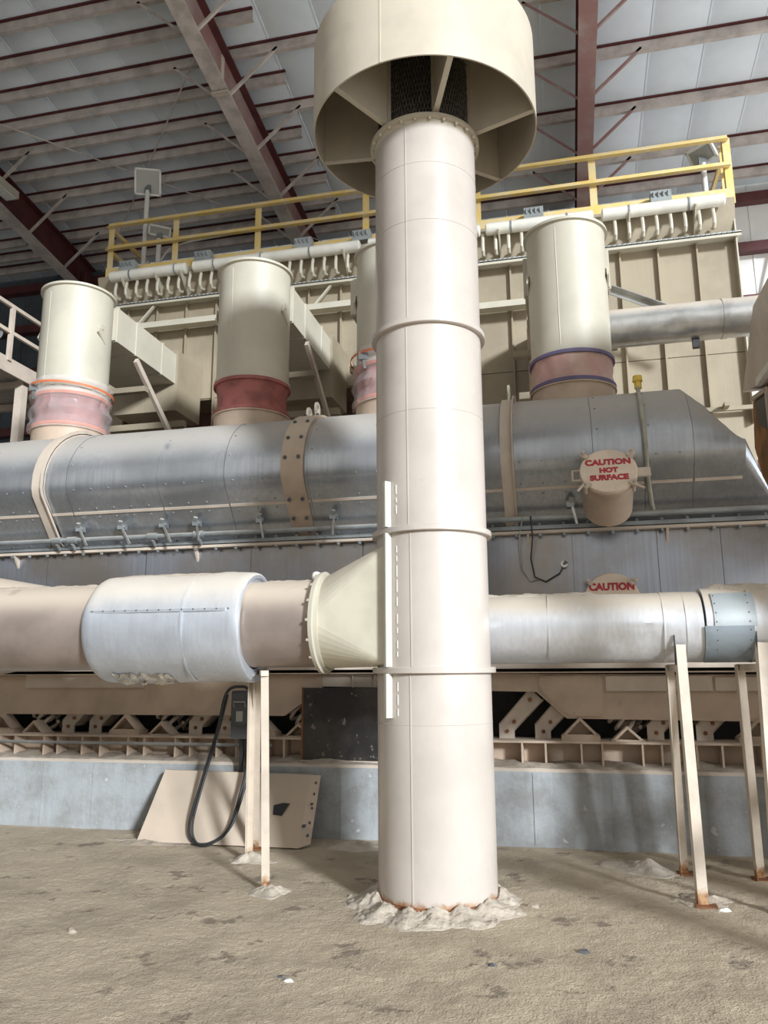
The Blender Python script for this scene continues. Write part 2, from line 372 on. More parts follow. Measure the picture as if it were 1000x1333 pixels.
# bird screen above the top flange: a woven mesh of real wires over a dark liner
mb = MB(); mb.lathe([(5.96, .372), (6.66, .372)], (CX, CY, 0), n=48); liner = mb.build('screen_liner', 'black', st)
mb = MB(); nS = 90
for dr in (1, -1):
    for i in range(nS):
        pts = [(CX+.392*math.cos(2*PI*i/nS+dr*t*.42), CY+.392*math.sin(2*PI*i/nS+dr*t*.42), 5.965+.69*t) for t in (0, .2, .4, .6, .8, 1)]
        mb.tube(pts, .0035, 3)
mb.build('bird_screen', 'screen', st, kind='stuff')
ZC0, ZC1, RC = 6.06, 6.86, .95
mb = MB(); mb.lathe([(ZC0, RC-.012), (ZC0, RC), (ZC1, RC), (ZC1, RC-.012), (ZC0, RC-.012)], (CX, CY, 0), n=96); cap = mb.build('cap_shell', 'cap_paint', st)
seam_strip('weld_seam', ZC0, ZC1, RC+.001, R(259.5), cap, 'cap_paint', .01)
mb = MB(); mb.lathe([(ZC1-.02, .0001), (ZC1-.02, RC-.013), (ZC1+.002, RC), (ZC1+.18, .0001)], (CX, CY, 0), n=96); mb.build('cap_lid', 'cap_paint', st)
for i in range(6):
    a = R(52+60*i); e = V(math.cos(a), math.sin(a), 0); t = V(-e.y, e.x, 0); o = V(CX, CY, 0)
    mb = MB(); p0 = o+e*.40; p1 = o+e*(RC-.014)
    mb.add([p+t*s_+V(0, 0, z) for s_ in (-.006, .006) for p, z in ((p0, 5.98), (p1, ZC0+.01), (p1, ZC1-.03), (p0, ZC1-.03))],
           [(3, 2, 1, 0), (4, 5, 6, 7), (0, 1, 5, 4), (1, 2, 6, 5), (2, 3, 7, 6), (3, 0, 4, 7)])
    fin = mb.build('fin', 'cap_paint', st)
    mb = MB(); mb.bar(p0+V(0, 0, 5.985), p1+V(0, 0, ZC0+.012), .045, .01, t); mb.build('fin_flange', 'cap_paint', fin)
    mb = MB(); mb.box((-.025, -.01, 0), (.025, .02, .68)); me = smesh(mb, 'screen_post', 'cap_paint'); inst('screen_post', me, (CX+e.x*.40, CY+e.y*.40, 5.965), st, (0, 0, a-PI/2))
# side branch: square to round transition and its angle iron edges
TX0, TX1 = -1.845, -1.215
rc_, zc_, yc_ = .36, 1.97, 6.05
cir = [(TX0, yc_+rc_*math.cos(a), zc_+rc_*math.sin(a)) for a in [2*PI*(i+.5)/40 for i in range(40)]]
cor = [(TX1, 6.3, 2.53), (TX1, 6.3, 2.53), (TX1, 5.585, 2.53), (TX1, 5.585, 1.63), (TX1, 6.3, 1.63)]
cor = cor[1:]
fs_ = []
for i in range(40):
    q = i//10; q2 = ((i+1) % 40)//10
    fs_.append((i, (i+1) % 40, 40+q))
    if q2 != q: fs_.append(((i+1) % 40, 40+q2, 40+q))
mb = MB().add(cir+cor, fs_); mb.build('transition', 'transition', st, sharp=8)
mb = MB(); mb.lathe([(-.035, rc_-.03), (-.035, rc_+.04), (-.005, rc_+.045), (.0, rc_+.02), (.03, rc_+.02), (.03, rc_-.02)], (TX0, yc_, zc_), (1, 0, 0), 48); bf = mb.build('branch_flange', 'cream', st)
for i in range(16):
    a = 2*PI*i/16; inst('bolt', bm_, (TX0-.035, yc_+math.cos(a)*(rc_+.028), zc_+math.sin(a)*(rc_+.028)), bf, (0, -PI/2, 0))
sk = V(-.545, -.84, 0)   # outward direction at the strip
for (z0, z1) in ((1.265, 1.57), (1.617, 2.58), (2.627, 2.97)):
    mb = MB(); ou = V(-.637, -.77, 0); tg = V(.77, -.637, 0); p = V(CX, CY, 0)+ou*(RS+.012)
    mb.bar(p+V(0, 0, z0), p+V(0, 0, z1), .062, .03, tg); mb.bar(p+tg*.028+ou*.018+V(0, 0, z0), p+tg*.028+ou*.018+V(0, 0, z1), .012, .05, tg); mb.build('edge_angle', 'greenish', st)
zz = 1.28
while zz < 2.95:
    a = R(-118); mb = MB(); p = V(CX+math.cos(a)*(RS+.001), CY+math.sin(a)*(RS+.001), 0); l = random.uniform(.03, .09)
    if not (1.55 < zz+l < 1.64 or 1.55 < zz < 1.64 or 2.56 < zz+l < 2.64 or 2.56 < zz < 2.64):
        mb.bar(p+V(0, 0, zz), p+V(0, 0, zz+l), .006, .006, (math.sin(a), -math.cos(a), 0)); mb.build('stitch_weld', 'lamp_white', st)
    zz += l+random.uniform(.02, .06)
mb = MB(); mb.lathe([(.0, RS-.05), (.0, RS+.012), (.03, RS+.016), (.055, RS+.004), (.055, RS-.05)], (CX, CY, 0), n=72, wob=lambda t, a: .006*noise.noise(Vector((math.cos(a)*9, math.sin(a)*9, t*30)))); mb.build('base_ring', 'rust', st)
# crumbled spillage packed around the foot of the stack
vs_ = []; fs_ = []; na, nr = 220, 26
for j in range(nr+1):
    for i in range(na):
        a = 2*PI*i/na
        wdt = .17-.10*math.sin(a)+.10*noise.noise(Vector((math.cos(a)*2.6, math.sin(a)*2.6, 4)))+.04*noise.noise(Vector((math.cos(a)*9, math.sin(a)*9, 1)))
        t = j/nr; rr = RS-.03+(max(wdt, .06)+.03)*t
        h = .085*(min(1, t/.22)*(1-max(0, t-.22)/.78)**1.3)*(.8+1.0*noise.noise(Vector((math.cos(a)*3.3, math.sin(a)*3.3, 1))))
        x, y = CX+rr*math.cos(a), CY+rr*math.sin(a); k_ = 1 if 0 < t < .9 else .2
        h = max(h, 0)+k_*(.013*noise.noise(Vector((x*14, y*14, 0)))+.014*noise.noise(Vector((x*34, y*34, 0)))+.010*noise.noise(Vector((x*75, y*75, 3))))
        vs_.append((x, y, fz(x, y)+h-(.012 if j == nr else 0)))
for j in range(nr):
    for i in range(na): fs_.append((j*na+i, j*na+(i+1) % na, (j+1)*na+(i+1) % na, (j+1)*na+i))
o = MB().add(vs_, fs_).build('spillage_collar', 'dust', org=(CX, CY, 0), sharp=60); o['label'] = 'pale crumbled dust packed in a ring around the stack foot'; o['category'] = 'dust pile'

# ================================================================== LEFT DUCT
YL, ZL = 6.1, 1.965
ld = root('insulated_duct', (-4, YL, 0), 'dusty horizontal round duct with a fat foil jacket, left of the stack', 'duct')
mb = MB(); mb.lathe([(0, .30), (0, .345), (.62, .345), (.62, .30)], (-2.50, 6.07, ZL), (1, 0, 0), 48); mb.build('duct_stub', 'duct_tan', ld)
mb = MB(); mb.lathe([(0, .30), (0, .36), (3.9, .36), (3.9, .30)], (-7.7, YL, ZL), (1, 0, 0), 48, wob=lambda t, a: .004*noise.noise(Vector((t*2, math.cos(a)*2, math.sin(a)*2)))); mb.build('duct_section', 'duct_tan', ld)
mb = MB(); mb.lathe([(0, .30), (0, .50), (.5, .50), (1.4, .34), (1.4, .2)], (-6.1, 6.80, 2.04), (1, 0, 0), 40); mb.build('rear_reducer', 'duct_tan', ld)
def jw(t, a): return .012*noise.noise(Vector((t*2.3, math.cos(a)*1.7, math.sin(a)*1.7)))+.004*noise.noise(Vector((t*11, math.cos(a)*6, math.sin(a)*6)))
pr = [(-.02, .34), (-.02, .405), (.0, .43), (.03, .444)]+[(.03+1.28*i/26, .447) for i in range(1, 27)]+[(1.335, .440), (1.345, .425), (1.345, .40), (1.325, .385), (1.32, .34)]
mb = MB(); mb.lathe(pr, (-3.79, YL, ZL-.015), (1, 0, 0), 64, wob=jw); jk = mb.build('foil_jacket', 'jacket', ld)
def arc_strip(x, rad, y, z, a0, a1, w, th, name, matk, parent):
    mb = MB(); n = 24; pts = [(a0+(a1-a0)*i/n) for i in range(n+1)]; vs_ = []
    for a in pts:
        for r_ in (rad, rad+th):
            for dx in (-w/2, w/2): vs_.append((x+dx, y-r_*math.cos(a), z+r_*math.sin(a)))
    fs_ = []
    for i in range(n):
        b0 = i*4; b1 = b0+4
        fs_ += [(b0, b0+1, b1+1, b1), (b0+2, b1+2, b1+3, b0+3), (b0, b1, b1+2, b0+2), (b0+1, b0+3, b1+3, b1+1)]
    fs_ += [(0, 2, 3, 1), (n*4, n*4+1, n*4+3, n*4+2)]
    mb.add(vs_, fs_); return mb.build(name, matk, parent)
arc_strip(-2.92, .449, YL, ZL-.015, R(-75), R(85), .02, .004, 'lap_seam', 'jacket', jk)
mb = MB(); mb.bar((-3.72, YL-.437, ZL+.10), (-2.55, YL-.437, ZL+.10), .008, .022, (0, 1, 0)); mb.build('lap_seam', 'jacket', jk)
rv = bolt_mesh(.006, .008, 'dark_grey', 'screw')
for i in range(13): inst('screw', rv, (-3.70+i*.098, YL-.440, ZL+.106), jk, (PI/2-.2, 0, 0))
mb = MB(); mb.lathe([(0, .36), (0, .366), (.04, .366), (.04, .36)], (-3.84, YL, ZL), (1, 0, 0), 48); mb.build('duct_band', 'duct_tan', ld)
# torn crumpled foil under the jacket
vs_ = []; fs_ = []
for i in range(27):
    for j in range(9):
        x = -3.62+.52*i/26; a = R(-80+24*j/8+6*noise.noise(Vector((i*.4, 0, 3)))); rr = .455+.025*noise.noise(Vector((x*14, a*7, 0)))+.012*noise.noise(Vector((x*40, a*22, 5)))
        e = 1 if 0 < i < 26 and 0 < j < 8 else .2; rr = .44+(rr-.44)*e+.008
        vs_.append((x+.02*noise.noise(Vector((i*.9, j*.9, 1))), YL-rr*math.cos(a), ZL-.015+rr*math.sin(a)))
for i in range(26):
    for j in range(8): a = i*9+j; fs_.append((a, a+1, a+10, a+9))
MB().add(vs_, fs_).build('crumpled_foil', 'foil', jk, sharp=10)
mb = MB(); mb.lathe([(0, .0001), (.0, .03), (.03, .04), (.06, .03), (.07, .0001)], (-1.93, 6.02, ZL+.345), (0, 0, 1), 12); mb.build('test_port', 'lamp_white', ld)
def crust(name, x0, x1, y, z, rad, parent, a_half=32, th=.022, matk='dust', seed=0, n=None):
    n = n or int((x1-x0)*34); m_ = 10; vs_ = []; fs_ = []
    for i in range(n+1):
        x = x0+(x1-x0)*i/n
        hw = R(a_half)*(.72+.5*noise.noise(Vector((x*4, seed, 0))))
        for j in range(m_+1):
            a = PI/2-hw+2*hw*j/m_; e = math.sin(PI*j/m_)**.6*min(1, i/3, (n-i)/3)
            h = -.006+(th*.6+th*(.5+.9*noise.noise(Vector((x*9, a*6, seed))))+.008*noise.noise(Vector((x*40, a*22, seed))))*e
            vs_.append((x, y-(rad+h)*math.cos(a), z+(rad+h)*math.sin(a)))
    for i in range(n):
        for j in range(m_): a = i*(m_+1)+j; fs_.append((a, a+1, a+m_+2, a+m_+1))
    return MB().add(vs_, fs_).build(name, matk, parent, kind='stuff', sharp=70)
crust('dust_crust', -7.5, -3.85, YL, ZL, .36, ld, 30, .014, 'tan_pale', 1)
crust('dust_crust', -3.7, -2.52, YL, ZL-.015, .447, ld, 26, .012, 'tan_pale', 2)
crust('dust_crust', -2.42, -1.92, 6.07, ZL, .345, ld, 26, .012, 'tan_pale', 3)

# ================================================================== RIGHT DUCT
YR, ZR, RR = 6.55, 1.91, .272
rd = root('dented_duct', (.5, YR, 0), 'dented shiny metal clad duct running right of the stack', 'duct')
def dent(t, a):
    x = -.9+t; d = 0
    for (dx, da, w, dp) in ((.42, .55, .10, .035), (.62, .42, .13, .03), (.25, .75, .2, .012), (-.3, .8, .3, .01)):
        q = ((x-dx)/w)**2+((a-da)/.45)**2; d -= dp*math.exp(-q)
    return d+.005*noise.noise(Vector((x*3, math.cos(a)*2, math.sin(a)*2)))
mb = MB(); mb.lathe([(0, .2), (0, RR)]+[(1.92*i/70, RR) for i in range(1, 71)]+[(1.92, .2)], (-.9, YR, ZR), (1, 0, 0), 72, wob=dent, ref=(0, -1, 0)); d1 = mb.build('duct_cladding', 'jacket2', rd)
mb = MB(); mb.lathe([(0, .2), (0, RR+.012)]+[(2.2*i/20, RR+.012) for i in range(1, 21)]+[(2.2, .2)], (1.035, YR, ZR+.012), (1, 0, 0), 64, wob=lambda t, a: .006*noise.noise(Vector((t*3, math.cos(a)*2, math.sin(a)*2)))); d2 = mb.build('duct_cladding', 'jacket2', rd)
for x in (-.12, .74, .9): arc_strip(x, RR-.001, YR, ZR, R(-85), R(90), .012, .005, 'lap_seam', 'jacket2', d1)
mb = MB(); mb.lathe([(0, RR-.03), (.03, RR-.03)], (1.012, YR, ZR), (1, 0, 0), 40); mb.build('split_gap', 'black', rd)
def shell_patch(name, x0, x1, a0, a1, rad, th, matk, parent):
    mb = MB(); n = 12; vs_ = []
    for i in range(n+1):
        a = a0+(a1-a0)*i/n
        for r_ in (rad, rad+th):
            for x in (x0, x1): vs_.append((x, YR-r_*math.cos(a), ZR+.012+r_*math.sin(a)))
    fs_ = []
    for i in range(n):
        b0 = i*4; b1 = b0+4; fs_ += [(b0, b0+1, b1+1, b1), (b0+2, b1+2, b1+3, b0+3), (b0, b1, b1+2, b0+2), (b0+1, b0+3, b1+3, b1+1)]
    fs_ += [(0, 2, 3, 1), (n*4, n*4+1, n*4+3, n*4+2)]
    return mb.add(vs_, fs_).build(name, matk, parent)
p1 = shell_patch('repair_patch', 1.09, 1.385, R(-5), R(52), RR+.014, .008, 'patch', rd)
p2 = shell_patch('repair_patch', 1.02, 1.36, R(-75), R(-4), RR+.016, .008, 'patch_dark', rd)
for xx, aa in ((1.105, (45, 30, 15, 2, -10, -25, -40)), (1.335, (45, 30, 15, 2, -10, -25, -40))):
    for a in aa: a = R(a); inst('rivet', rv, (xx, YR-(RR+.022)*math.cos(a), ZR+.012+(RR+.022)*math.sin(a)), p1 if a > -.05 else p2, (PI/2-a, 0, 0), (.8, .8, .8))
arc_strip(1.36, RR+.013, YR, ZR+.012, R(-80), R(85), .02, .007, 'lap_seam', 'jacket2', d2)
crust('dust_crust', -.75, .3, YR, ZR, RR, rd, 24, .02, 'dust', 5); crust('dust_crust', 1.06, 1.9, YR, ZR+.012, RR+.012, rd, 34, .03, 'dust', 9)

# ================================================================== SUPPORT STANDS
def stand(label, legs, saddle, loc, brackets=()):
    s_ = root('duct_stand', loc, label, 'stand', 'angle iron stands under the ducts')
    for (p0, p1, w, sd_, hh) in legs:
        mb = MB(); mb.angle(p0, p1, w, .008, sd_, hh); lg = mb.build('leg', 'tan_leg', s_)
        p = V(p0); mb = MB(); mb.box((p.x-.02, p.y-.05, 0), (p.x+w+.05, p.y+.06, .012)); mb.build('foot_plate', 'rust', lg)
    for a, c_, w, h in saddle: mb = MB(); mb.bar(a, c_, w, h, (1, 0, 0)); mb.build('saddle', 'tan_leg', s_)
    for pts in brackets: mb = MB(); mb.prism(pts[0], 'x', *pts[1]); mb.build('bracket', 'black', s_)
    return s_
stand('pair of bare angle iron legs under the duct, nearest the dented duct\'s bend',
      [((.80, 6.11, 0), (.805, 6.27, 1.77), .07, (1, .15, 0), .06), ((.79, 6.99, 0), (.78, 6.82, 1.62), .07, (1, .1, 0), -.06)],
      [((.83, 6.28, 1.60), (.83, 6.84, 1.60), .06, .05)], (.83, 6.55, 0), [([(6.275, 1.62), (6.33, 1.62), (6.29, 1.84), (6.275, 1.84)], (.795, .803))])
stand('angle iron leg stand at the right edge, beside the patched duct joint',
      [((1.27, 6.0, 0), (1.37, 6.26, 1.78), .075, (1, .15, 0), .06), ((1.33, 6.93, 0), (1.30, 6.80, 1.62), .08, (1, .1, 0), -.07)],
      [((1.38, 6.28, 1.60), (1.35, 6.84, 1.60), .06, .05)], (1.35, 6.55, 0), [([(6.265, 1.60), (6.33, 1.60), (6.28, 1.86), (6.265, 1.86)], (1.365, 1.373))])
stand('three pale angle iron legs under the foil jacketed duct',
      [((-2.28, 5.871, 0), (-2.33, 5.88, 1.56), .06, (1, .2, 0), .045), ((-2.765, 6.744, 0), (-2.70, 6.55, 1.62), .055, (1, .1, 0), -.045), ((-2.87, 7.15, .0), (-2.63, 6.50, 1.62), .055, (1, 0, 0), -.045)],
      [((-2.29, 5.86, 1.575), (-2.62, 6.6, 1.60), .06, .04)], (-2.5, 6.3, 0))

# ================================================================== DRYER
dr = root('fluid_bed_dryer', (-3, 8.74, .69), 'long metal dryer with a rounded hood and strapped joints on the plinth', 'dryer')
KY, KZ, AR, AC = 7.72, 3.72, 1.02, 8.74
AZ = .82
def hood_prof(s=1.0, off=0., n=22, half=False):
    rz = AZ*s
    y0_ = 8.2-off*.8; y1_ = KY-off+.035; pts = [(y0_, 3.05)]+[(y0_+(y1_-y0_)*t, 3.05+(KZ-.13-3.05)*t) for t in (.5, .8, 1)]+[(KY-off+.006, KZ-.045)]
    for i in range(1, n+1):
        a = PI-PI*i/n*(.5 if half else 1); pts.append((AC+(AR+off)*math.cos(a), KZ+(rz+off)*math.sin(a)))
    if not half: pts += [(2*AC-8.2, 3.05)]
    return pts
def ribbon_solid(prof, x0, x1, th, name, matk, parent, prof1=None):
    """open profile (y,z) extruded along x with thickness th (inward)"""
    mb = MB(); prof1 = prof1 or prof; n = len(prof); vs_ = []
    for x, pf in ((x0, prof), (x1, prof1)):
        for k, (y, z) in enumerate(pf): vs_.append((x, y, z))
        for k, (y, z) in enumerate(pf):
            d = V(0, AC-y, (3.6-z)); d.normalize(); vs_.append((x, y+d.y*th, z+d.z*th))
    fs_ = []
    for k in range(n-1):
        fs_ += [(k, k+1, 2*n+k+1, 2*n+k), (n+k, 3*n+k, 3*n+k+1, n+k+1), (k, n+k, n+k+1, k+1), (2*n+k, 2*n+k+1, 3*n+k+1, 3*n+k)]
    fs_ += [(0, 2*n, 3*n, n), (n-1, 2*n-1, 4*n-1, 3*n-1)]
    return mb.add(vs_, fs_).build(name, matk, parent, sharp=40)
hx = [-10, -8.7, -7.6, -6.6, -5.5, -4.35, -3.55, -2.6, -1.5, -.46, .36, .85, 1.30]
for i in range(len(hx)-1):
    pf = hood_prof(1, .004*(i % 2)); ribbon_solid(pf, hx[i]+.002, hx[i+1]-.002, .02, 'hood_panel', 'hood', dr)
ex = [(1.362, 1.0), (1.6, .80), (1.8, .56), (2.0, .28), (2.15, .03)]
ex = [(1.302, 1.0), (1.48, .76), (1.63, .43), (1.76, .02)]
for (xa, sa), (xb, sb) in zip(ex[:-1], ex[1:]):
    ribbon_solid(hood_prof(sa), xa, xb, .02, 'end_panel', 'hood', dr, hood_prof(sb))
def low_prof(kz, ky):
    return [(8.2, 3.05)]+[(8.2+(ky-8.2)*t, 3.05+(kz-3.05)*t) for t in (.4, .7, .9, 1)]+[(ky+(2*AC-2*ky)*i/22, kz+.002) for i in range(1, 23)]+[(2*AC-8.2, 3.05)]
ribbon_solid(hood_prof(.02), 1.76, 2.10, .02, 'end_panel', 'hood', dr, low_prof(3.12, 8.16))
# long horizontal lap seam on the leaning lower face
for i in range(len(hx)-1):
    mb = MB(); mb.bar((hx[i]+.01, 7.912, 3.395), (hx[i+1]-.01, 7.912, 3.395), .03, .016, (0, .58, -.81)); mb.build('lap_seam', 'tan_pale', dr)
mb = MB(); mb.bar((1.31, 7.912, 3.395), (1.74, 7.912, 3.395), .03, .016, (0, .58, -.81)); mb.build('lap_seam', 'tan_pale', dr)
# rivets
mb = MB()
for i in range(len(hx)-1):
    n = int((hx[i+1]-hx[i])/.22)
    for k in range(n):
        x = hx[i]+.1+k*.22
        for (y, z, d) in ((7.951, 3.352, (0, -.77, -.64)), (7.880, 3.438, (0, -.77, -.64)), (7.742, 3.635, (0, -.88, -.47))):
            mb.lathe([(0, .011), (.008, .009), (.01, .0001)], (x, y-.006, z), d, 6)
    for a in (15, 35, 55):
        a = R(180-a); p = V(hx[i]+.05, AC+AR*math.cos(a), KZ+AZ*math.sin(a)); mb.lathe([(0, .011), (.008, .009), (.012, .0001)], p, (0, math.cos(a), math.sin(a)), 6)
mb.build('rivets', 'steel_grey', dr, kind='stuff')
# lower body panels
bx_ = [-10, -8.6, -7.3, -6.0, -4.7, -3.4, -2.1, -.95, .12, .95, 1.55, 2.3]
for i in range(len(bx_)-1):
    mb = MB(); mb.box((bx_[i]+.003, 8.2-.004*(i % 2), 1.66), (bx_[i+1]-.003, 8.23, 2.96)); mb.build('body_panel', 'body', dr)
mb = MB(); mb.box((-10, 8.23, 1.68), (2.3, 9.27, 2.98)); mb.build('body_core', 'body', dr)
mb = MB(); mb.box((-10, 8.14, 1.60), (2.3, 9.3, 1.66)); mb.build('bottom_flange', 'tan_pale', dr)
mb = MB(); mb.box((-10, 8.10, 2.965), (2.3, 9.38, 2.995)); mb.build('body_flange', 'tan_pale', dr)
mb = MB(); mb.box((-10, 8.09, 3.005), (2.3, 9.39, 3.045)); mb.build('hood_flange', 'steel_grey', dr)
bf_ = bolt_mesh(.02, .03, 'steel_grey', 'flange_bolt')
x = -7.4
while x < 2.2:
    inst('flange_bolt', bf_, (x, 8.125, 3.045), dr); inst('flange_bolt', bf_, (x, 8.125, 2.965), dr, (PI, 0, 0)); x += .24
for x in (-6.4, -4.05, -1.6, -.32, 1.05):
    mb = MB(); mb.prism([(8.105, 2.962), (8.2, 2.962), (8.2, 2.82)], 'x', x-.012, x+.012); mb.build('gusset', 'tan_pale', dr)
# straps over the hood joints
def strap(x, w, th, bolts, matk='tan_pale', lip=False):
    pf = hood_prof(1, .035, 22)
    s_ = ribbon_solid(pf, x-w/2, x+w/2, .03, 'strap', matk, dr)
    if lip:
        ribbon_solid(hood_prof(1, .075, 22), x+w/2-.012, x+w/2, .05, 'strap_lip', matk, s_)
    if bolts:
        bb = bolt_mesh(.022, .022, 'dark_grey', 'strap_bolt')
        dl = V(0, -.445, .54).normalized(); nl = V(0, -.77, -.64)
        for dx in (-w*.3, w*.3):
            for t in (.12, .33, .62): inst('bolt', bb, V(x+dx, 8.2, 3.05)+dl*(.80*t)+nl*.036, s_, nl.to_track_quat('Z', 'Y').to_euler())
            for a in (8, 25, 45, 68):
                a = R(180-a); n_ = V(0, math.cos(a), math.sin(a)); inst('bolt', bb, V(x+dx, AC+(AR+.033)*math.cos(a), KZ+(AZ+.033)*math.sin(a)), s_, n_.to_track_quat('Z', 'Y').to_euler())
    return s_
sL = strap(-5.85, .15, .03, False, 'tan_pale', True)
sM = strap(-2.76, .25, .03, True, 'tan')
sR = strap(-.48, .13, .03, False, 'tan_pale', True)
def lug(x, y, z, parent):
    mb = MB(); mb.lathe([(-.012, .045), (.012, .045), (.012, .085), (-.012, .085), (-.012, .045)], (x, y, z+.07), (1, 0, 0), 16); mb.box((x-.012, y-.06, z-.06), (x+.012, y+.06, z+.01)); mb.build('lifting_lug', 'cream', parent)
lug(-5.98, 8.45, 4.56, sL); lug(-2.72, 8.45, 4.55, sM); lug(-2.92, 8.75, 4.60, sM); lug(-.48, 8.5, 4.58, sR)
# long grey air pipe along the hood foot
mb = MB(); mb.tube([(-10, 8.0, 3.10), (2.3, 8.0, 3.10)], .028, 12); ap = mb.build('air_pipe', 'steel_grey', dr)
for x in (-5.75, -5.55, -4.52, -3.95, -1.3, .5):
    mb = MB(); mb.cyl((x-.06, 8.0, 3.10), (x+.06, 8.0, 3.10), .042, n=12); mb.cyl((x, 8.0, 3.06), (x, 8.06, 3.0), .02, n=8); mb.build('pipe_fitting', 'steel_grey', ap)
# hood clamps
def clamp(x, tilt):
    mb = MB()
    mb.box((x-.035, 7.93, 3.19), (x+.035, 8.03, 3.25)); mb.bar((x, 7.94, 3.24), (x+.015, 7.91, 3.28), .045, .03); mb.cyl((x-.045, 7.96, 3.22), (x+.045, 7.96, 3.22), .018, n=8)
    c_ = mb.build('clamp', 'steel_grey', dr)
    mb = MB(); mb.bar((x+.015, 7.94, 3.21), (x+.015+tilt, 7.96, 3.02), .024, .015); mb.build('clamp_lever', 'galv', c_)
for x, t in ((-5.44, .09), (-4.90, .10), (-4.38, .09), (-3.97, .03), (-3.21, .03), (-2.37, -.02), (.12, .04)): clamp(x, t)
# upper manhole with stencilled warning
def manhole(c_, nrm, rad, depth, lines, sizes, cover_mat):
    c_ = V(c_); n_ = V(nrm).normalized(); exx = V(1, 0, 0); ezz = n_.cross(exx)*1.0
    if ezz.z < 0: ezz = -ezz
    mb = MB(); mb.lathe([(-depth, rad*.9), (-.05, rad*.9), (-.05, rad*1.02), (-.022, rad*1.02), (-.022, .001)], c_, n_, 40); mh = mb.build('manhole', 'tan', dr)
    mb = MB(); mb.lathe([(-.02, .001), (-.02, rad), (.012, rad), (.018, rad*.97), (.018, .001)], c_, n_, 48); cv = mb.build('cover', cover_mat, mh)
    for k, a in enumerate((40, 140, 222, 318)):
        a = R(a); d = exx*math.cos(a)+ezz*math.sin(a); t = n_.cross(d)
        mb = MB(); mb.bar(c_+d*rad*.9+n_*.03, c_+d*rad*1.2+n_*.03, .045, .025, t); mb.cyl(c_+d*rad*1.1-n_*.07, c_+d*rad*1.1+n_*.09, .016, n=8)
        if a > PI: mb.cyl(c_+d*rad*1.1+n_*.05-t*.02, c_+d*(rad*1.1+.11)+n_*.05, .012, n=8)
        mb.build('swing_bolt', 'tan_pale', mh)
    for k, (sx, tt) in enumerate(zip(lines, sizes)):
        txt(sx, tt[0], c_+n_*.0195+ezz*tt[1], exx, ezz, 'lettering', 'sign_red', mh, tt[2])
    return mh, exx, ezz, n_, c_
mh, exx, ezz, n_, c_ = manhole((.475, 7.42, 3.41), (0, -.89, .456), .262, .55, ['CAUTION', 'HOT', 'SURFACE'], [(.092, .095, .005), (.078, -.005, .005), (.084, -.095, .005)], 'sign_face')
mb = MB(); mb.tube([c_-exx*.25+ezz*.05-n_*.03, c_-exx*.33+ezz*.05-n_*.03, c_-exx*.33-ezz*.07-n_*.03, c_-exx*.25-ezz*.07-n_*.03], .011, 8); mb.build('handle', 'tan_pale', mh)
mb = MB(); mb.bar(c_+exx*.24-n_*.04, c_+exx*.38-n_*.04, .02, .10, n_); mb.build('hinge', 'tan_pale', mh)
mb = MB(); mb.bar(V(.475, 7.72, 3.13), V(.475, 7.98, 2.99), .014, .06); mb.build('support_rib', 'tan', mh)
mh2 = manhole((.475, 8.06, 2.26), (0, -1, .0), .265, .14, ['CAUTION'], [(.096, .125, .005)], 'sign_face')[0]
# seals blotched dark along the flange are dust; a few loose sensor cables hang here
hc = root('sensor_cable', (-.2, 8.05, 3.0), 'thin dark sensor wires looping from the air pipe on the dryer body', 'cable')
mb = MB(); mb.tube([(-.28, 7.96, 3.12), (-.27, 7.98, 2.9), (-.30, 8.1, 2.7), (-.27, 8.15, 2.52), (-.16, 8.16, 2.47), (-.02, 8.16, 2.55), (.02, 8.17, 2.62)], .008, 6); mb.build('wire', 'black', hc)
mb = MB(); mb.tube([(-.36, 7.96, 3.12), (-.42, 8.03, 2.85), (-.40, 8.13, 2.6), (-.32, 8.16, 2.48), (-.22, 8.16, 2.5)], .007, 6); mb.build('wire', 'steel_grey', hc)
mb = MB(); mb.cyl((.03, 8.2, 2.63), (.03, 8.12, 2.64), .035, n=12); mb.cyl((.03, 8.13, 2.64), (.06, 8.08, 2.67), .018, n=8); mb.build('sensor_head', 'galv', hc)
# flexible conduit with yellow cap
fx = root('flexible_conduit', (.87, 8.0, 3.05), 'flexible conduit with a yellow cap rising over the hood beside the manhole', 'conduit')
pth = [(.93, 8.05, 3.09), (.90, 7.96, 3.2), (.86, 7.78, 3.45), (.85, 7.66, 3.68), (.85, 7.68, 3.9), (.85, 7.80, 4.12), (.86, 7.97, 4.29), (.87, 8.14, 4.40), (.875, 8.17, 4.52)]
mb = MB(); mb.tube(pth, .022, 10); mb.build('hose', 'conduit', fx)
mb = MB(); mb.cyl((.875, 8.17, 4.46), (.875, 8.18, 4.55), .038, n=6); mb.cyl((.875, 8.18, 4.54), (.875, 8.18, 4.60), .052, .046, n=14); mb.build('cap', 'yellow_cap', fx, label='yellow cap')

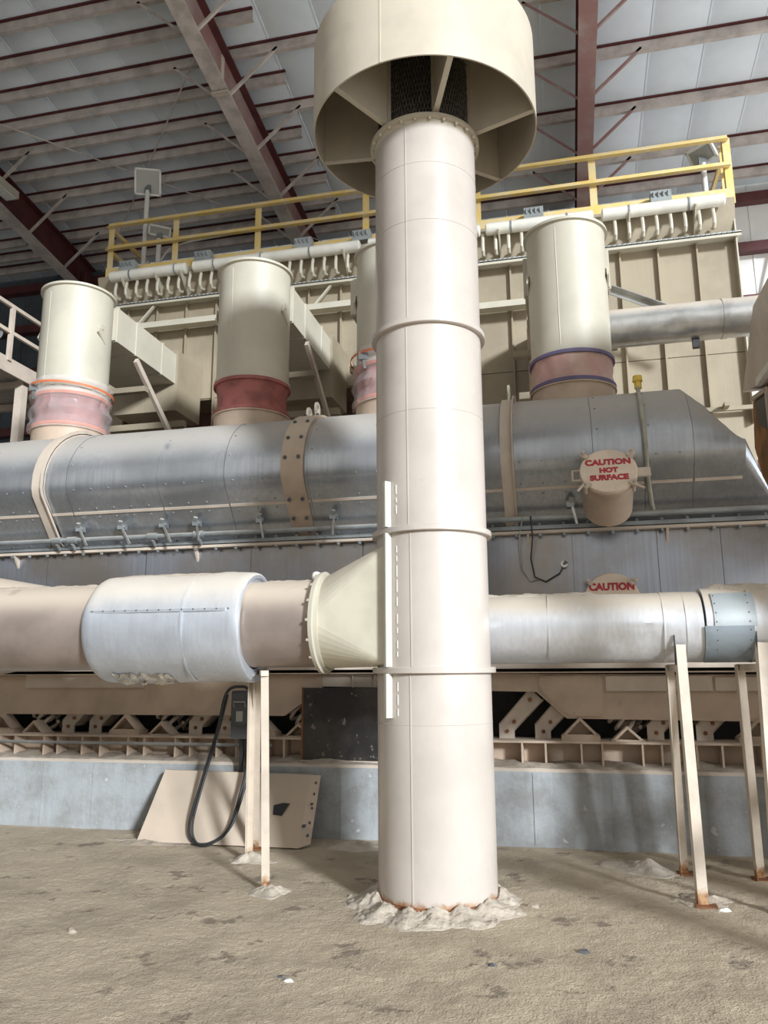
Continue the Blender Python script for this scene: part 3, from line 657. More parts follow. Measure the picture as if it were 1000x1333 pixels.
# ================================================================== VIBRATING BASE FRAME
bs = root('base_frame', (-3, 8.1, .69), 'tan steel drive frame with rocker arms and coil springs beneath the dryer', 'machine frame')
def beam_poly(pts, y0, y1, name, matk='tan'): mb = MB(); mb.prism(pts, 'y', y0, y1); return mb.build(name, matk, bs)
beam_poly([(-10, 1.13), (-2.90, 1.13), (-2.49, 1.405), (-2.49, 1.55), (-10, 1.55)], 8.0, 8.06, 'side_beam')
beam_poly([(-2.488, 1.43), (-.79, 1.40), (-.79, 1.55), (-2.488, 1.55)], 8.0, 8.06, 'side_beam', 'tan_pale')
beam_poly([(-.788, 1.385), (-.30, 1.375), (-.02, 1.125), (2.25, 1.105), (2.25, 1.53), (-.788, 1.55)], 8.0, 8.06, 'side_beam')
mb = MB(); mb.box((-6.0, 7.975, 1.42), (-4.52, 8.0, 1.555)); mb.build('cover_plate', 'tan_pale', bs)
mb = MB(); mb.box((.36, 7.975, 1.385), (1.32, 8.0, 1.525)); mb.build('cover_plate', 'tan_pale', bs)
mb = MB(); mb.box((1.345, 7.975, 1.385), (2.25, 8.0, 1.51)); mb.build('cover_plate', 'tan_pale', bs)
mb = MB(); mb.prism([(-.27, 1.40), (-.02, 1.17), (.03, 1.15), (.33, 1.15), (.33, 1.51), (.31, 1.53), (-.25, 1.53), (-.27, 1.51)], 'y', 7.982, 8.0); hp = mb.build('hatch_plate', 'tan', bs)
for p in ((-.24, 1.5), (.3, 1.5), (.3, 1.18), (.05, 1.18), (-.24, 1.41)): inst('bolt', bm_, (p[0], 7.982, p[1]), hp, (PI/2, 0, 0), (.7, .7, .7))
for x in (-2.15, -1.92, -5.05): mb = MB(); mb.box((x-.008, 7.97, 1.42), (x+.008, 8.0, 1.55)); mb.build('beam_rib', 'tan_pale', bs)
mb = MB(); mb.box((-10, 7.93, 1.556), (2.25, 8.5, 1.568)); mb.build('beam_flange', 'tan', bs)
mb = MB(); mb.box((-10, 8.62, .7), (2.25, 8.66, 1.66)); mb.build('shade_plate', 'black', bs)  # black plate added as the darkness beneath the dryer
# base channel with stiffeners
mb = MB(); mb.box((-10, 7.86, .905), (2.25, 8.30, .925)); mb.build('base_flange', 'tan', bs)
mb = MB(); mb.box((-10, 8.06, .69), (2.25, 8.08, .905)); mb.build('base_web', 'tan', bs)
sm_ = MB(); sm_.box((-.009, 0, 0), (.009, .19, .213)); stm = smesh(sm_, 'stiffener', 'tan')
x = -7.2; k = 0
while x < 2.4:
    inst('stiffener', stm, (x, 7.865, .692), bs); x += (.17, .30, .22, .33, .19, .36)[k % 6]; k += 1
# rocker units
tri = MB()
def tri_mesh(w, h, key):
    mb = MB(); t = .022
    for s_ in (-1, 1): mb.sweep((s_*w/2, 0, 0), (0, 0, h), [(-.011, 0), (.011, 0), (.011, .16), (-.011, .16)], (1, 0, 0))
    mb.box((-w/2-.01, -.16, -.008), (w/2+.01, .0, .012)); mb.add([(-w/2+.01, -.02, .01), (w/2-.01, -.02, .01), (0, -.02, h-.01), (-w/2+.01, -.01, .01), (w/2-.01, -.01, .01), (0, -.01, h-.01)], [(0, 1, 2), (5, 4, 3), (0, 3, 4, 1), (1, 4, 5, 2), (2, 5, 3, 0)])
    # orient so plates run back from the front edge
    mb.v = [Vector((v.x, v.y+.16, v.z)) for v in mb.v]; return smesh(mb, key, 'tan')
def tri_bracket(w, h, key):
    mb = MB(); t = .02; y0, y1 = 0, .17
    for s_ in (-1, 1):
        a = V(s_*w/2, 0, 0); c_ = V(0, 0, h); d = (c_-a).normalized(); n2 = V(-d.z, 0, d.x)*t*(-s_)
        mb.add([(p.x, y, p.z) for y in (y0, y1) for p in (a, c_, c_-V(0, 0, t*1.6), a+V(-s_*t*1.5, 0, 0))], [(0, 1, 2, 3), (7, 6, 5, 4), (0, 4, 5, 1), (1, 5, 6, 2), (2, 6, 7, 3), (3, 7, 4, 0)])
    mb.box((-w/2, y0, -.002), (w/2, y1, .012)); mb.add([(-w/2+.03, y1-.02, .01), (w/2-.03, y1-.02, .01), (0, y1-.02, h-.04)], [(0, 1, 2)])
    return smesh(mb, key, 'tan')
triA, triB = tri_bracket(.34, .17, 'spring_seat'), tri_bracket(.30, .14, 'spring_seat_low')
am = MB(); am.prism([(-.08, 0), (.07, 0), (.07, .07), (.36, .36), (.27, .45), (.20, .45), (-.08, .14)], 'y', 0, .02)
am.prism([(.07, .07), (.36, .36), (.36, .375), (.07, .09)], 'y', 0, .2); am.prism([(-.08, .14), (.20, .45), (.20, .435), (-.065, .135)], 'y', 0, .2)
armm = smesh(am, 'rocker_arm', 'tan_pale')
sp = MB(); nt_ = 5; sp.tube([(.09*math.cos(t), .09*math.sin(t), .46*t/(2*PI*nt_)) for t in [2*PI*nt_*i/(nt_*14) for i in range(nt_*14+1)]], .021, 6); spm = smesh(sp, 'coil_spring', 'tan_pale')
ab = bolt_mesh(.024, .03, 'rust', 'arm_bolt')
for X0_ in (-7.8, -6.25, -4.70, -3.15, -1.55, .10, 1.68):
    if X0_ > -1.6 or X0_ < -2:
        inst('spring_seat', triA, (X0_, 7.93, .97 if X0_ else .97), bs)
        mb = MB(); mb.box((X0_-.18, 7.93, .925), (X0_+.18, 8.12, .968)); mb.build('seat_block', 'tan', bs)
    inst('spring_seat', triB, (X0_+.43, 7.92, .926), bs)
    inst('coil_spring', spm, (X0_+.50, 8.17, .98), bs, (0, R(-42), 0))
    inst('coil_spring', spm, (X0_+.58, 8.40, .98), bs, (0, R(-42), 0))
    if X0_ > 1.6: continue
    for dx in (.76, 1.10) if X0_ < -2 else ((.70, 1.14) if X0_ > -1 else (.95, 1.30)):
        a_ = inst('rocker_arm', armm, (X0_+dx, 8.09, .926), bs)
        for q in ((.0, .07), (.07, .16), (.23, .37)): inst('bolt', ab, (X0_+dx+q[0], 8.09, .926+q[1]), bs, (PI/2, 0, 0), (.8, .8, .8))
# grey conduit along the plinth edge
o = MB().tube([(-10, 7.80, .85), (-2.95, 7.80, .85)], .016, 8).build('floor_conduit', 'steel_grey', org=(-6, 7.8, .85)); o['label'] = 'thin grey conduit running along the plinth edge'; o['category'] = 'conduit'
# dust drifted on the plinth edge
vs_ = []; fs_ = []; n = 420
for i in range(n+1):
    x = -8.5+11.5*i/n
    for j, (y, h) in enumerate(((7.745, 0), (7.78, .018), (7.84, .03), (7.95, .05), (8.05, .05))):
        vs_.append((x, y+.012*noise.noise(Vector((x*5, j, 0))), .688+h*(.8+1.0*noise.noise(Vector((x*3, j*.7, 2))))+(.006*noise.noise(Vector((x*30, j*3, 2))) if j else 0)))
for i in range(n):
    for j in range(4): a = i*5+j; fs_.append((a, a+1, a+6, a+5))
o = MB().add(vs_, fs_).build('ledge_dust', 'dust_grey', org=(-3, 7.9, .69), kind='stuff', sharp=70); o['label'] = 'dust drifted along the top edge of the concrete plinth'; o['category'] = 'dust'

# dark steel sheet leaning over the base frame
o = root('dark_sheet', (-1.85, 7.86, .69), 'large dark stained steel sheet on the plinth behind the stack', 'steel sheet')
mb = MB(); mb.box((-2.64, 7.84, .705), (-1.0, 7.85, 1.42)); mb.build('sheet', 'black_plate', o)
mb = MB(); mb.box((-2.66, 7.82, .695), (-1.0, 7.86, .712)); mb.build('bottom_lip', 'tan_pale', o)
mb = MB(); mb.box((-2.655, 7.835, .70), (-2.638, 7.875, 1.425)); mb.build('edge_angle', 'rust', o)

# leaning tan panel
pn = root('leaning_panel', (-3.35, 7.45, 0), 'tan folded steel cover panel leaning on the plinth', 'panel')
A, B_, C_, D_ = V(-4.06, 7.18, .015), V(-2.45, 7.20, .015), V(-2.47, 7.60, .60), V(-4.00, 7.57, .62)
nb = (B_-A).cross(D_-A).normalized(); nb = nb if nb.y > 0 else -nb
def quadplate(a, b_, c_, d, nn, t): return [p for p in (a, b_, c_, d)]+[p+nn*t for p in (a, b_, c_, d)], [(0, 1, 2, 3), (7, 6, 5, 4), (0, 4, 5, 1), (1, 5, 6, 2), (2, 6, 7, 3), (3, 7, 4, 0)]
mb = MB(); mb.add(*quadplate(A, B_, C_, D_, nb, .008)); fp = mb.build('face', 'tan', pn)
k_ = V(.075, 0, 0)
mb = MB(); mb.add(*quadplate(B_, B_+V(.07, .13, .01), C_+V(.08, .07, -.01), C_, V(-.01, 0, 0), 1)); sf = mb.build('side_flange', 'tan', pn)
bb = bolt_mesh(.014, .012, 'dark_grey', 'hole')
for t in (.15, .32, .52, .72, .88):
    p = (B_+V(.045, .065, 0)).lerp(C_+V(.05, .035, 0), t); inst('bolt', bb, p, sf, (0, PI/2, 0))
mb = MB(); mb.add(*quadplate(D_, C_, C_+V(0, .05, 0), D_+V(0, .05, 0), V(0, 0, -.006), 1)); mb.build('top_flange', 'tan', pn)
u_ = (B_-A).normalized(); v_ = (D_-A); v_ = (v_-u_*v_.dot(u_)).normalized()
pc = A+u_*1.36+v_*.36-nb*.002
mb = MB(); mb.add([pc+u_*x+v_*y for x, y in ((-.07, .03), (-.06, -.06), (.03, -.07), (.07, .02), (.09, .05), (.02, .055))], [(0, 1, 2, 3, 4, 5)]); mb.build('torn_hole', 'black', fp)
for dx, dy, s_ in ((.30, .05, .6), (.26, -.16, .8)):
    q = pc+u_*dx+v_*dy; mb = MB(); mb.add([q+u_*x*s_*.5+v_*y*s_*.5 for x, y in ((-.05, .02), (-.03, -.04), (.05, -.03), (.06, .04), (.0, .05))], [(0, 1, 2, 3, 4)]); mb.build('scuff', 'dark_grey', fp)

# control box on a post with a looped cable
cb = root('control_box', (-3.2, 7.6, 0), 'dark grey electrical control box on a post above the leaning panel', 'control box')
bmx = MB(); bmx.prism([(-3.30, 1.39), (-3.285, 1.40), (-3.115, 1.40), (-3.10, 1.39), (-3.10, .94), (-3.115, .93), (-3.285, .93), (-3.30, .94)], 'y', 7.55, 7.68); bd = bmx.build('enclosure', 'dark_grey', cb)
mb = MB(); mb.prism([(-3.285, 1.375), (-3.115, 1.375), (-3.115, 1.11), (-3.14, 1.06), (-3.26, 1.06), (-3.285, 1.11)], 'y', 7.53, 7.55); mb.build('lid', 'dark_grey', cb)
mb = MB(); mb.box((-3.235, 7.523, 1.10), (-3.165, 7.53, 1.20)); mb.build('window', 'display', cb, label='pale square display window')
mb = MB(); mb.tube([(-3.26, 7.525, 1.24), (-3.26, 7.515, 1.29), (-3.14, 7.515, 1.29), (-3.14, 7.525, 1.24)], .008, 6); mb.build('handle', 'steel_grey', cb)
mb = MB(); mb.box((-3.225, 7.60, .0), (-3.185, 7.64, .93)); mb.box((-3.165, 7.60, .0), (-3.15, 7.64, .93)); mb.build('post', 'black', cb)
cbl = root('power_cable', (-3.4, 7.35, 0), 'black cable hanging in a long loop from the control box', 'cable')
def loop(pts, r_):
    # catmull-rom
    out = []; P = [V(pts[0])]+[V(p) for p in pts]+[V(pts[-1])]
    for i in range(1, len(P)-2):
        for s_ in range(8):
            t = s_/8; out.append(.5*((2*P[i])+(P[i+1]-P[i-1])*t+(2*P[i-1]-5*P[i]+4*P[i+1]-P[i+2])*t*t+(3*P[i]-P[i-1]-3*P[i+1]+P[i+2])*t**3))
    out.append(P[-2]); return MB().tube(out, r_, 8)
loop([(-3.12, 7.6, 1.40), (-3.2, 7.57, 1.44), (-3.34, 7.52, 1.38), (-3.40, 7.45, 1.0), (-3.50, 7.36, .55), (-3.54, 7.22, .18), (-3.47, 7.17, .035), (-3.30, 7.17, .03), (-3.14, 7.22, .16), (-3.08, 7.36, .5), (-3.07, 7.5, .80), (-3.10, 7.56, .93)], .015).build('cable', 'black', cbl)
loop([(-3.33, 7.53, 1.36), (-3.385, 7.45, 1.0), (-3.47, 7.34, .55), (-3.50, 7.20, .18), (-3.42, 7.15, .025), (-3.28, 7.15, .03), (-3.11, 7.20, .18), (-3.04, 7.33, .5), (-3.0, 7.45, .8), (-3.02, 7.50, 1.2)], .011).build('cable', 'black', cbl)

# ================================================================== RISERS
def riser(X, label, kind, duct=True):
    r_ = root('exhaust_riser', (X, 8.74, 4.7), label, 'riser', 'cream risers on the hood')
    Rr = .45; zb = {'wrap': 5.12, 'plain': 5.08, 'blue': 5.03}[kind]; C0 = (X, 8.74, 0)
    mb = MB(); mb.lathe([(zb, Rr-.02), (zb, Rr), (6.52, Rr), (6.56, Rr+.005), (6.57, Rr+.035), (6.60, Rr+.035), (6.60, Rr-.02), (6.4, Rr-.02)], C0, n=56); sh = mb.build('shell', 'cream', r_)
    mb = MB(); mb.lathe([(6.42, .0001), (6.42, Rr-.01)], C0, n=40); mb.build('top_plate', 'cream', sh)
    mb = MB(); mb.lathe([(zb-.01, Rr-.02), (zb-.01, Rr+.02), (zb+.03, Rr+.02), (zb+.03, Rr-.01)], C0, n=56); mb.build('lower_band', 'cream', sh)
    a = -105; mb = MB(); p = V(X+math.cos(R(a))*Rr, 8.74+math.sin(R(a))*Rr, 0); mb.bar(p+V(0, 0, zb+.05), p+V(0, 0, 6.5), .008, .005, (1, .25, 0)); mb.build('weld_seam', 'cream', sh)
    def bw(t, a): return .012*noise.noise(Vector((math.cos(a)*4+X, math.sin(a)*4, t*9)))+(.02*noise.noise(Vector((math.cos(a)*3, math.sin(a)*3, t*4+X))) if kind != 'plain' else 0)
    z1 = zb-.012; z0 = 4.66; h = z1-z0
    waist = {'plain': .035, 'blue': .02, 'wrap': .03}[kind]
    mb = MB(); mb.lathe([(z0+h*i/14, Rr+.012-waist*math.sin(PI*i/14)**.8) for i in range(15)], C0, n=56, wob=bw); bt = mb.build('flexible_boot', 'boot_red' if kind != 'blue' else 'boot_pink', r_, label='dusty red flexible rubber sleeve')
    band = {'plain': 'boot_red', 'blue': 'purple', 'wrap': 'orange'}[kind]
    for z in (z0+.02, z1-.02):
        mb = MB(); mb.lathe([(z-.02, Rr), (z-.02, Rr+.028), (z+.02, Rr+.028), (z+.02, Rr)], C0, n=56); mb.build('clamp_band', band, bt)
    mb = MB(); mb.lathe([(4.25, Rr+.01), (4.64, Rr+.01), (4.64, Rr+.03), (4.655, Rr+.03), (4.655, Rr-.05)], C0, n=56); mb.build('hood_collar', 'tan', r_)
    if kind == 'wrap':
        mb = MB(); mb.lathe([(4.63+.66*i/16, Rr+.045+.02*math.sin(i*1.3)) for i in range(17)], C0, n=64, wob=lambda t, a: .028*noise.noise(Vector((math.cos(a)*6, math.sin(a)*6, t*7+X)))); mb.build('plastic_wrap', 'film', bt)
        mb = MB(); mb.lathe([(-.014, Rr+.075), (-.014, Rr+.08), (.014, Rr+.08), (.014, Rr+.075)], (X, 8.74, 5.2), (.05, .02, 1), 48); rs = mb.build('ratchet_strap', 'orange', r_)
        mb = MB(); mb.box((X-.33, 8.31, 5.14), (X-.22, 8.37, 5.23)); mb.bar((X-.28, 8.33, 5.16), (X-.25, 8.31, 5.02), .03, .01); mb.build('buckle', 'steel_grey', rs)
    # duct to the collector behind
    dx0, dx1 = X-.62, X+.40
    if kind == 'blue': dx0, dx1 = X-.50, X+.50
    mb = MB(); mb.box((dx0, 9.02, 6.06), (dx1, 11.58, 6.55)); sdct = mb.build('side_duct', 'cream', r_)
    for y in (9.05, 9.55, 10.3):
        mb = MB(); mb.box((dx0-.012, y, 6.048), (dx1+.012, y+.035, 6.562)); mb.build('duct_rib', 'cream', sdct)
    mb = MB(); mb.box((dx0-.04, 10.75, 5.62), (dx1+.04, 11.56, 6.62)); mb.build('plenum_box', 'cream_wall', sdct)
    mb = MB(); mb.box((dx0-.2, 9.7, 5.56), (dx1+.1, 9.8, 5.64)); mb.build('support_channel', 'cream_wall', sdct)
    mb = MB(); mb.box((dx0-.2, 10.9, 5.40), (dx1+.1, 11.0, 5.5)); mb.build('support_channel', 'cream_wall', sdct)
    for sx in (-1, 1):
        mb = MB(); xx = X+sx*.40; mb.prism([(8.55, 5.98), (8.60, 6.10), (8.72, 6.10), (8.72, 5.86)], 'x', xx-.01+sx*.05, xx+.01+sx*.05); mb.cyl((xx+sx*.07, 8.63, 6.05), (xx+sx*.03, 8.63, 6.05), .02, n=8); mb.build('lug', 'cream', sh)
    if kind != 'blue':
        mb = MB(); mb.bar((dx1+.05, 9.5, 5.95), (dx1+.05, 11.2, 4.75), .05, .09); mb.build('strut', 'tan_pale', r_)
    return r_
riser(-6.23, 'cream riser wrapped in plastic film with an orange ratchet strap, far left on the hood', 'wrap')
riser(-3.67, 'cream riser with a plain dark red rubber sleeve on the hood', 'plain')
riser(-1.85, 'cream riser half hidden behind the stack, its red sleeve film wrapped', 'wrap')
riser(.23, 'cream riser with a pink sleeve edged by purple bands, right of the stack', 'blue')

# ================================================================== DUST COLLECTOR
bg = root('dust_collector', (-2.4, 12.6, 0), 'long cream ribbed dust collector casing behind the risers', 'dust collector')
xs = [2.775-.555*i for i in range(20)]
for i in range(19):
    a, c_ = xs[i+1], xs[i]
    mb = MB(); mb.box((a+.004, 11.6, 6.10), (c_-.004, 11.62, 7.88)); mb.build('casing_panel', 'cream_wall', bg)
    if not any(l_ < (a+c_)/2 < h_ for l_, h_ in ((-7.3, -5.5), (-4.5, -2.9), (-2.6, -1.2))):     # open bays below the riser ducts
        mb = MB(); mb.box((a+.004, 11.605, 5.0 if a < -1.2 else 4.0), (c_-.004, 11.625, 6.09)); mb.build('casing_panel', 'cream_wall', bg)
    mb = MB(); mb.box((a-.012, 11.53, 5.0), (a+.012, 11.61, 7.86)); mb.build('rib', 'cream_wall', bg)
mb = MB(); mb.box((2.76, 11.48, 5.0), (2.78, 11.62, 8.45)); mb.build('corner_angle', 'cream', bg)
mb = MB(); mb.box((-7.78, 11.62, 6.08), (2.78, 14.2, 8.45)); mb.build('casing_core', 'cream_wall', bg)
mb = MB(); mb.prism([(12.3, 6.07), (14.2, 6.07), (13.5, 3.2), (13.0, 3.2)], 'x', -7.78, 2.78); mb.build('hopper_bottom', 'rafter_side', bg)  # dark colour carries the shade of the recess under the casing
for x in (-7.76, -5.5, -2.9, -1.2, 2.74): mb = MB(); mb.box((x-.02, 11.63, 5.0), (x+.02, 13.0, 6.07)); mb.build('hanger_plate', 'cream_wall', bg)
for x in (-7.6, -4.2, -.8, 2.6):
    for y in (11.75, 14.0): mb = MB(); mb.box((x-.1, y-.1, 0), (x+.1, y+.1, 5.0)); mb.build('leg', 'cream_wall', bg)
mb = MB(); mb.box((-7.8, 11.38, 7.86), (2.82, 11.62, 7.88)); mb.box((-7.8, 11.38, 7.82), (2.82, 11.39, 7.90)); ledge = mb.build('ledge', 'cream', bg)
tm = MB(); tm.box((-.022, -.012, -.028), (.022, .0, .0)); tmm = smesh(tm, 'ledge_tooth', 'steel_grey')
x = -7.7; k = 0
while x < 2.75 and k < 300: inst('ledge_tooth', tmm, (x, 11.385, 7.90), ledge); x += .075; k += 1
mb = MB(); mb.prism([(11.56, 7.88), (11.62, 7.88), (11.62, 8.46), (11.40, 8.46), (11.40, 8.42)], 'x', -7.78, 2.78); mb.build('valve_board', 'cream_wall', bg)
for a, c_ in ((-7.45, -6.0), (-5.88, -2.93), (-2.8, -.98), (-.9, .74), (.86, 2.62)):
    mb = MB(); l = c_-a; mb.lathe([(0, .0001), (.0, .06), (.02, .095), (l-.02, .095), (l, .06), (l, .0001)], (a, 11.28, 8.36), (1, 0, 0), 20); hd = mb.build('header_pipe', 'white_pipe', bg)
    x = a+.4
    while x < c_-.1:
        mb = MB(); mb.lathe([(-.012, .096), (-.012, .106), (.012, .106), (.012, .096)], (x, 11.28, 8.36), (1, 0, 0), 16); mb.build('pipe_clip', 'steel_grey', hd); x += .85
bp = MB(); bp.tube([(0, .02, .14), (0, .02, .05), (0, .0, -.0), (0, -.01, -.08), (0, .0, -.15), (0, .05, -.19), (0, .10, -.18), (0, .17, -.14)], .027, 8); bpm = smesh(bp, 'blow_pipe', 'cream')
vm = MB(); vm.cyl((0, .02, -.02), (0, .2, -.02), .06, n=10); vmm = smesh(vm, 'valve', 'white_pipe')
x = -7.35
while x < 2.62: inst('blow_pipe', bpm, (x, 11.30, 8.17), bg); x += .2
for x in (-7.19, -6.55, -6.08, -3.2, -2.41, -.69, .61, 1.26, 2.2):
    mb = MB(); mb.prism([(11.17, 8.28), (11.60, 7.9), (11.60, 8.42), (11.3, 8.42)], 'x', x-.012, x+.012); mb.build('bracket', 'cream', bg)
for x in (-7.21, -5.77, -3.95, -2.94, -.15, 1.75):
    mb = MB(); mb.box((x-.15, 11.36, 8.52), (x+.15, 11.5, 8.70)); bxo = mb.build('valve_box', 'grey_box', bg)
    for k in range(4): mb = MB(); mb.cyl((x-.11+k*.07, 11.36, 8.60), (x-.11+k*.07, 11.33, 8.66), .018, n=8); mb.build('cable_gland', 'steel_grey', bxo)
for (p0, p1) in (((.9, 10.9, 6.95), (2.15, 10.9, 6.30)),):
    mb = MB(); mb.angle(p0, p1, .10, .012, (0, -1, .2), .10); mb.build('diagonal_brace', 'galv', bg)
for x0, x1, z in ((-7.2, -5.2, 7.35), (-4.0, -2.4, 7.35), (-1.6, .2, 7.05)):
    mb = MB(); mb.box((x0, 11.3, z), (x1, 11.48, z+.10)); mb.build('cross_channel', 'cream', bg)
    for x in (x0+.25, x1-.25): mb = MB(); mb.bar((x, 11.4, z+.1), (x+.28, 11.45, 7.82), .05, .03, (0, 1, 0)); mb.build('knee_brace', 'cream', bg)
for x in (-.22,):
    mb = MB(); mb.box((x-.07, 9.85, 4.6), (x+.05, 10.0, 6.0)); mb.build('prop', 'tan', bg)
mb = MB(); mb.box((2.35, 11.3, 5.2), (2.42, 11.48, 5.26)); mb.box((-7.78, 11.45, 5.18), (2.78, 11.5, 5.24)); mb.build('lower_rail', 'cream_wall', bg)

# ================================================================== YELLOW GUARD RAIL
gr = root('guard_railing', (-2.4, 11.6, 8.46), 'yellow guard railing along the top of the dust collector', 'railing')
for x in (-7.70, -6.42, -4.86, -2.93, -1.06, .765, 2.76):
    mb = MB(); mb.angle((x-.035, 11.57, 8.46), (x-.035, 11.57, 9.56), .11, .01, (1, 0, 0), .09); mb.build('post', 'yellow', gr)
for x, y in ((2.80, 11.75), (-7.72, 12.8), (2.80, 12.9)):
    mb = MB(); mb.angle((x, y, 8.46), (x, y, 9.56), .10, .01, (0, 1, 0), .09); mb.build('post', 'yellow', gr)
for (a, c_) in ((-7.74, -2.93), (-2.92, 2.80)):
    for z, nm, h in ((9.50, 'top_rail', .075), (9.05, 'mid_rail', .075)):
        mb = MB(); mb.angle((a, 11.555, z), (c_, 11.555, z), .10, .01, (0, 0, 1), .08); mb.build(nm, 'yellow', gr)
    mb = MB(); mb.box((a, 11.55, 8.54), (c_, 11.56, 8.70)); mb.box((a, 11.55, 8.53), (c_, 11.60, 8.54)); mb.build('toe_board', 'yellow', gr)
for x in (-7.72, 2.82):
    for z, nm in ((9.50, 'top_rail'), (9.05, 'mid_rail')): mb = MB(); mb.box((x-.03, 11.6, z), (x+.02, 13.9, z+.075)); mb.build(nm, 'yellow', gr)
    mb = MB(); mb.box((x-.005, 11.6, 8.54), (x+.005, 13.9, 8.70)); mb.build('toe_board', 'yellow', gr)

# ---- flood lights
def flood(label, base, h, head_size, yawd, tilt, name='flood_light'):
    f_ = root(name, base, label, 'flood light'); x, y, z = base
    mb = MB(); mb.cyl((x, y, z), (x, y, z+h), .045, n=12); mb.box((x-.12, y-.12, z), (x+.12, y+.12, z+.02)); mb.build('pole', 'lamp_white', f_)
    w, hh, d = head_size
    hb = MB(); hb.add([(sx*w/2*s_, yy, sz*hh/2*s_) for yy, s_ in ((-.02, 1), (d, .72)) for sx, sz in ((-1, -1), (1, -1), (1, 1), (-1, 1))], [(0, 1, 2, 3), (7, 6, 5, 4), (0, 4, 5, 1), (1, 5, 6, 2), (2, 6, 7, 3), (3, 7, 4, 0)])
    me = smesh(hb, 'housing', 'lamp_white'); ho = inst('housing', me, (x, y, z+h+.18), f_, (R(tilt), 0, R(yawd)))
    rim = MB(); 
    for a, c_ in (((-w/2, -.05, -hh/2), (w/2, -.02, -hh/2+.035)), ((-w/2, -.05, hh/2-.035), (w/2, -.02, hh/2)), ((-w/2, -.05, -hh/2), (-w/2+.035, -.02, hh/2)), ((w/2-.035, -.05, -hh/2), (w/2, -.02, hh/2))): rim.box(a, c_)
    inst('rim', smesh(rim, 'rim', 'lamp_white'), (x, y, z+h+.18), f_, (R(tilt), 0, R(yawd)))
    gl = MB(); gl.box((-w/2+.035, -.035, -hh/2+.035), (w/2-.035, -.021, hh/2-.035)); inst('lens', smesh(gl, 'lens', 'display'), (x, y, z+h+.18), f_, (R(tilt), 0, R(yawd)))
    br = MB(); br.box((x-.06, y-.02, z+h-.03), (x+.06, y+.02, z+h+.12)); br.build('yoke', 'steel_grey', f_)
    return f_
flood('white flood light on a tall pole above the railing\'s left end', (-7.45, 12.3, 8.46), 2.25, (.50, .50, .14), 22, 20)
flood('small white flood light low behind the railing\'s left end', (-7.12, 12.25, 8.46), 1.15, (.42, .20, .16), 35, 40)
flood('grey flood light on a short pole inside the railing\'s right corner', (2.58, 12.3, 8.46), 1.2, (.44, .30, .16), -40, 50)
jb = root('junction_box', (-7.4, 12.4, 8.46), 'tan electrical cabinet behind the railing\'s left end', 'cabinet')
mb = MB(); mb.box((-7.75, 12.45, 8.46), (-7.05, 12.8, 9.15)); mb.build('body', 'tan_pale', jb); mb = MB(); mb.box((-7.70, 12.43, 8.50), (-7.10, 12.45, 9.10)); mb.build('door', 'tan_pale', jb)
loop([(-7.35, 12.3, 9.2), (-7.3, 12.1, 8.98), (-6.9, 11.9, 8.9), (-6.5, 11.75, 9.1), (-5.4, 11.7, 9.16), (-3.2, 11.7, 9.2)], .018).build('lamp_cable', 'lamp_white', org=(-6, 12, 9.1), label='white lamp cable draped along the railing', category='cable')

# ================================================================== RIGHT: CROSS DUCT AND FEED HOPPER
cd = root('cross_duct', (1.5, 9.5, 5.7), 'shiny galvanized round duct between the purple banded riser and the hopper', 'duct')
mb = MB(); mb.lathe([(0, .1), (0, .235)]+[(2.8*i/60, .235) for i in range(1, 61)]+[(2.8, .1)], (.66, 9.5, 5.72), (1, 0, 0), 48, wob=lambda t, a: -.02*math.exp(-((t-.85)/.1)**2-((a-.5)/.5)**2)+.003*noise.noise(Vector((t*4, a, 0))), ref=(0, -1, 0)); mb.build('duct_shell', 'galv', cd)
mb = MB(); mb.lathe([(0, .2), (0, .242), (.06, .242), (.06, .2)], (2.02, 9.5, 5.72), (1, 0, 0), 40); mb.build('end_band', 'galv', cd)
mb = MB(); mb.box((1.68, 9.47, 5.38), (1.76, 9.53, 5.49)); mb.build('hanger', 'black', cd)
hp_ = root('feed_hopper', (3.3, 8.2, 0), 'pale steel feed hopper with a rusty orange chute at the right edge', 'hopper')
mb = MB(); mb.prism([(3.6, 5.62), (9.0, 5.62), (9.87, 4.90), (9.1, 4.72), (3.6, 4.72)], 'x', 2.27, 4.6); mb.build('bin', 'tan_pale', hp_)  # front part stretched out of view to shade the dryer hood
mb = MB(); mb.box((2.5, 3.6, 5.63), (4.6, 6.6, 6.1)); mb.build('shade_bin_top', 'tan_pale', hp_)  # unseen block added on the bin to shade the hood
mb = MB(); mb.box((2.24, 3.6, 4.70), (2.30, 9.1, 4.78)); mb.build('rim_angle', 'white_pipe', hp_)
mb = MB(); mb.prism([(2.45, 4.72), (4.5, 4.72), (3.9, 3.4), (2.9, 3.4)], 'y', 3.7, 8.4); mb.build('shade_cone', 'tan_pale', hp_)  # unseen lower part added to widen the shade on the hood
mb = MB(); mb.prism([(9.10, 4.70), (9.75, 4.80), (9.9, 4.2), (9.4, 3.3), (8.5, 3.3), (8.45, 3.9)], 'x', 2.35, 3.1); ch = mb.build('chute', 'rust_orange', hp_)
mb = MB(); mb.prism([(9.12, 4.60), (9.62, 4.68), (9.5, 4.36), (9.1, 4.18)], 'x', 2.33, 2.352); mb.build('chute_opening', 'black', ch)
for p0, p1 in (((2.325, 9.05, 4.64), (2.325, 9.68, 4.74)), ((2.325, 9.05, 4.16), (2.325, 9.05, 4.66))): mb = MB(); mb.bar(p0, p1, .03, .05); mb.build('chute_frame', 'tan_pale', ch)
mb = MB(); mb.box((2.75, 6.25, .0), (4.4, 7.6, 1.9)); mb.build('shade_cabinet', 'tan_pale', hp_)  # unseen box added to shade the right end of the plinth
